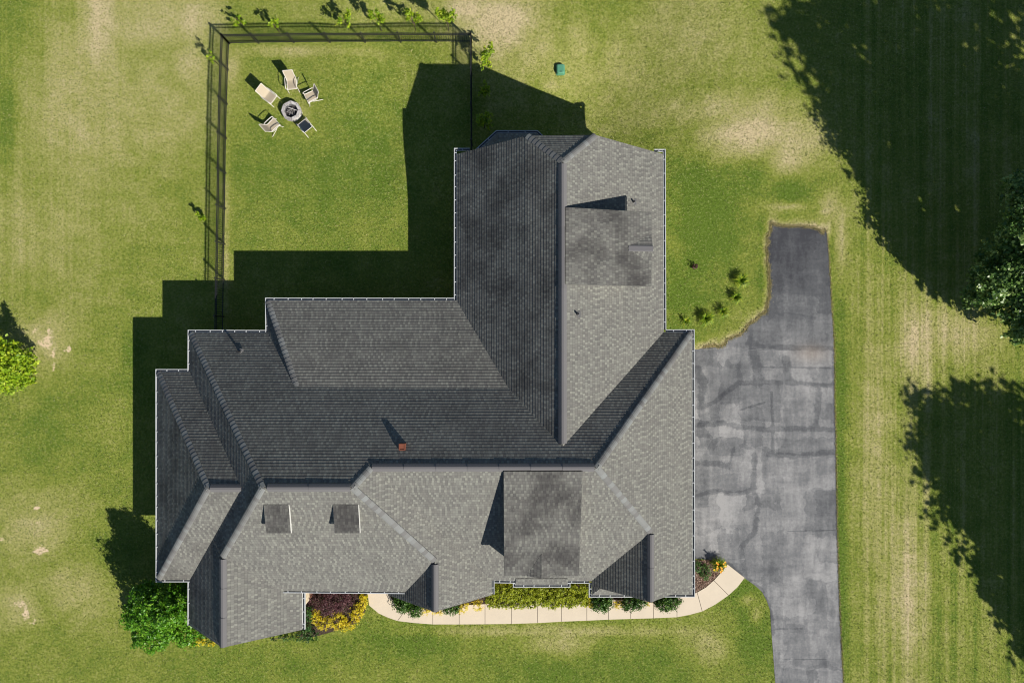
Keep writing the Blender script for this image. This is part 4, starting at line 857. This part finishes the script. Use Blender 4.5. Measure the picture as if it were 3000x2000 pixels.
# young trees along the fence
def young_tree(label, px, py, h, r_, seed, m='leaf_bright', dens=110, size=.11):
    r_ *= 1.12; zc = h * .68; p = P(px, py, zc + float(gz(px, py))); root = tag(empty('young_tree', (p.x, p.y, gzw(p.x, p.y))), label, 'tree', 'young trees planted along the fence'); rnd = random.Random(seed)
    b = MB(); b.tube([(0, 0, 0), (.02, .01, h * .4), (0, 0, h * .9)], .022, 7, rad2=.008); lobes = []
    for i in range(7):
        a = rnd.uniform(0, 6.283); d = r_ * rnd.uniform(.2, .8); z = h * rnd.uniform(.45, .9); e = Vector((math.cos(a) * d, math.sin(a) * d, z)); b.tube([(0, 0, z * .6), e], .009, 5, rad2=.004)
        q = rnd.uniform(.28, .5) * r_; lobes.append((e.x, e.y, e.z, q, q, q * 1.1))
    b.build('trunk', M['bark'], root); c, n_, t_ = lobes_points(lobes, dens * 1.5, seed, .5, .3, .9)
    leaf_mesh('crown', c, n_, size * (.6 + .7 * np.random.default_rng(seed).random(len(c))), t_, M[m], root, .6, seed)
YT = [('tiny young tree outside the fence nearest the far fence corner', 697, 60, 1.1, .25), ('small young tree growing right against the fence top, second in the row', 802, 72, 1.3, .28), ('young tree third in the row along the far fence', 1005, 56, 1.7, .42), ('young tree fourth in the row along the far fence', 1104, 58, 1.8, .44),
      ('young tree fifth in the row, just before the leafiest one', 1208, 58, 1.8, .46), ('leafiest young tree with the longest shadow, at the end of the far row', 1307, 52, 2.2, .52), ('young tree standing in sun outside the short shaded fence', 1427, 157, 1.7, .5), ('faint young tree in the house shadow, farther from the bay roof', 1421, 264, 1.3, .38), ('young tree in the house shadow close to the bay roof', 1417, 356, 1.6, .45),
      ('thin sapling outside the long side fence near its far corner', 617, 169, 1.5, .2), ('wispy sapling low beside the long side fence', 593, 634, .6, .28)]
for i, (lb, px, py, h, r_) in enumerate(YT): young_tree(lb, px, py, h, r_, 100 + i)

# big trees
def big_tree(name, label, trunk, lobes, dens, size, m, seed, fine=None, fdens=60, fsize=.14):
    root = tag(empty(name, (trunk[0], trunk[1], 0)), label, 'tree'); L = [(a - trunk[0], b_ - trunk[1], z, r1, r2, r3) for a, b_, z, r1, r2, r3 in lobes]
    c, n_, t_ = lobes_points(L, dens, seed, .4, .35, .55); rng = np.random.default_rng(seed); s_ = size * (.6 + .8 * rng.random(len(c)))
    if fine:
        F = [(a - trunk[0], b_ - trunk[1], z, r1, r2, r3) for a, b_, z, r1, r2, r3 in fine]; c2, n2, t2 = lobes_points(F, fdens, seed + 1, .8, .25, .6)
        c = np.concatenate([c, c2]); n_ = np.concatenate([n_, n2]); t_ = np.concatenate([t_, t2]); s_ = np.concatenate([s_, fsize * (.6 + .8 * rng.random(len(c2)))])
    leaf_mesh('crown', c, n_, s_, t_, m, root, .7, seed)
    top = max(l[2] for l in L); b = MB(); b.tube([(0, 0, 0), (.1, .05, top * .35), (0, .1, top * .8)], .38, 12, rad2=.12); rnd = random.Random(seed)
    for l in (L + (F if fine else []))[::2]:
        z0 = max(1.2, min(l[2] * .6, top * .6)); b.tube([(0, 0, z0), (l[0] * .5, l[1] * .5, (z0 + l[2]) / 2 + .3), (l[0], l[1], l[2])], .11, 6, rad2=.03)
    b.build('trunk', M['bark'], root, True)
def sh(sx, sy, z, r_):      # lobe whose shadow falls at ground pixel (sx,sy): placed up-sun of it at height z
    p = P(sx, sy, 0); return (p.x + .9565 * z, p.y - .9565 * z, z, r_, r_, r_ * .85)
A = []
for i in range(8):
    t_ = i / 7; bx, by = 2325 + 395 * t_, 180 + 680 * t_; z = 13 - 7.0 * t_; rr_ = 2.6 - .7 * t_; off = rr_ / PXM * .95
    A.append(sh(bx + .83 * off, by - .557 * off, z, rr_))
    A.append(sh(bx + .83 * (off + 210), by - .557 * (off + 210) , z + .6, 2.7)); A.append(sh(bx + .83 * (off + 430), by - .557 * (off + 430), z, 2.8)); A.append(sh(bx + .83 * (off + 640) + 40, by - .557 * (off + 640) + 60, z, 2.6))
rnd = random.Random(11)
A = [l for l in A if True]
keepA = []
for l in A:
    sx = 1500 + (l[0] - .9565 * l[2]) / PXM; sy = 1000 - (l[1] + .9565 * l[2]) / PXM
    if math.hypot(sx - 2975, sy - 50) < 150: continue
    if sy < -420: continue
    u = l[0] / (PXM * (1 - l[2] / 35)); keepA.append(l)
fineA = [Lb(2862, 862, 2.1, .75, .7, .55), Lb(2905, 845, 2.8, .8, .8, .6), Lb(2950, 800, 3.3, .9, .9, .7), Lb(2925, 890, 2.2, .8, .55, .5), Lb(2985, 850, 3.0, .8, .8, .7), Lb(2960, 930, 1.8, .6, .45, .45), Lb(2980, 985, 1.5, .55, .4, .4), Lb(3030, 970, 2.3, .9, .8, .7), Lb(2840, 880, 1.5, .4, .4, .35),
         Lb(2900, 770, 3.3, .7, .8, .6), Lb(2960, 700, 4.0, .8, .9, .7), Lb(2990, 560, 5.0, .8, .8, .7), Lb(3030, 740, 4.5, 1.1, 1.2, 1.0), Lb(3040, 860, 3.6, 1.0, 1.0, .9), Lb(2880, 800, 2.4, .6, .6, .4), Lb(3050, 640, 6, 1.2, 1.2, 1), Lb(2985, 530, 4, .5, .5, .4), Lb(2925, 830, 3.6, .9, .9, .7), Lb(2965, 890, 3.0, .8, .8, .6), Lb(2890, 870, 2.6, .7, .6, .5), Lb(2990, 790, 4.2, .9, .9, .8), Lb(2995, 640, 4.8, .9, 1.0, .8), Lb(3000, 930, 2.6, .8, .8, .6)]
big_tree('shade_tree', 'large leafy tree reaching in at the edge, its low branches lit and its shadow wide', (30.5, 2.5), keepA, 15, .42, M['leaf_oak'], 200, fineA, 120, .15)
Bt = [sh(2790, 1230, 9, 1.7), sh(2870, 1250, 10, 2.0), sh(2960, 1240, 10, 1.9), sh(2780, 1340, 9, 1.8), sh(2860, 1380, 9, 2.3), sh(2960, 1380, 9, 2.3), sh(2835, 1480, 8.5, 1.9), sh(2930, 1520, 8, 2.3), sh(3000, 1500, 8, 2), sh(2905, 1620, 7, 1.5), sh(2980, 1660, 7.5, 1.8), sh(2945, 1740, 7, 1.2), sh(3030, 1800, 7, 1.7), sh(3010, 1740, 7, 1.3), sh(3035, 1920, 7, 1.1), sh(3090, 1950, 7, 1.6), sh(3060, 1350, 9, 2.5), sh(3080, 1550, 8, 2.4), sh(2895, 1700, 6.5, .5)]
big_tree('shade_tree', 'tree outside the frame whose broad shadow crosses the lawn right of the driveway', (34.5, -17.5), Bt, 22, .36, M['leaf_oak'], 210)
shrub('lime_tree', 'bright yellow green bushy tree cut off by the picture edge', 'tree', None,
      [Lb(10, 1060, 1.6, 1.1, 1.1, 1.1), Lb(60, 1075, 1.2, .7, .7, .8), Lb(20, 1120, 1.0, .9, .6, .8), Lb(-40, 1040, 2.2, 1.1, 1.1, 1.0), Lb(65, 1105, .7, .5, .5, .5), Lb(25, 1030, 2.0, .6, .6, .6), Lb(-30, 1110, 1.6, 1.0, .8, .9)], 110, .14, M['leaf_bright'], 220, .6)

# ------------------------------------------------------------------ grass blades: real tufts over the lawn, thicker along edges
def blades():
    rng = np.random.default_rng(5); n = 230000
    x = rng.uniform(-40, 3040, n); y = rng.uniform(-40, 2040, n); h = rng.uniform(.025, .065, n)
    # ragged dry fringe over the driveway edge
    ex, ey, eh = [], [], []
    for L, m_ in ((DL[:29], 3600), (DTOP, 1200), (DR[:15], 3200)):
        seg = np.array(L, float); d = np.hypot(*(seg[1:] - seg[:-1]).T); cum = np.concatenate([[0], np.cumsum(d)]); s_ = rng.uniform(0, cum[-1], m_)
        px = np.interp(s_, cum, seg[:, 0]); py = np.interp(s_, cum, seg[:, 1]); wd = 3.2 if L is not DR[:15] else 1.2
        sgn = -1 if m_ != 3200 else 1
        ex.append(px + rng.normal(-1.5 * sgn if m_ == 3200 else -2, 3.2 if m_ != 3200 else 1.6, m_) + (3 if m_ == 3200 else 0)); ey.append(py + rng.normal(-1 if m_ == 1200 else 0, 3.0 if m_ != 3200 else 2, m_)); eh.append(rng.uniform(.03, .07, m_))
    ns = len(x); x = np.concatenate([x] + ex); y = np.concatenate([y] + ey); h = np.concatenate([h] + eh); fr = np.arange(len(x)) >= ns
    ind = inv_poly(drive_poly, x, y) & ~fr
    X = (x - 1500) * PXM; Y = -(y - 1000) * PXM
    inh = inv_poly(WP, X, Y)
    walk = [(1060, 1690), (1078, 1740), (1082, 1774), (1110, 1795), (1165, 1817), (1268, 1828), (1421, 1827), (1575, 1824), (1719, 1817), (1847, 1812), (1983, 1807), (2057, 1790), (2134, 1743), (2181, 1692), (2130, 1650), (1900, 1640), (1400, 1640)]
    bad = ind | inh | inv_poly(walk, x, y); k = ~bad; X, Y, h, fr = X[k], Y[k], h[k], fr[k]; n = len(X)
    a = rng.uniform(0, 6.283, n); lean = rng.uniform(.3, 1.1, n) * h; wd = rng.uniform(.010, .022, n); s_ = np.stack([-np.sin(a), np.cos(a), np.zeros(n)], -1) * wd[:, None]
    base = np.stack([X, Y, gz(X / PXM + 1500, 1000 - Y / PXM)], -1); tip = base + np.stack([np.cos(a) * lean, np.sin(a) * lean, h], -1)
    v = np.stack([base - s_, base + s_, tip], 1).reshape(-1, 3)
    me = bpy.data.meshes.new('grass'); me.vertices.add(3 * n); me.vertices.foreach_set('co', v.ravel().astype(np.float32)); me.loops.add(3 * n); me.loops.foreach_set('vertex_index', np.arange(3 * n, dtype=np.int32))
    me.polygons.add(n); me.polygons.foreach_set('loop_start', np.arange(0, 3 * n, 3, dtype=np.int32)); me.update(calc_edges=True)
    t_ = np.clip(rng.normal(.42, .22, n) + fr * rng.uniform(.3, .8, n), 0, 1); at_ = me.attributes.new('tint', 'FLOAT', 'FACE'); at_.data.foreach_set('value', t_.astype(np.float32))
    o = link_mesh('grass', me, leafmat('grass_blades', (.06, .11, .010), (.15, .19, .035), (.50, .42, .22), .25)); tag(o, 'short mown grass blades covering the lawn', 'grass', kind='stuff')
blades()
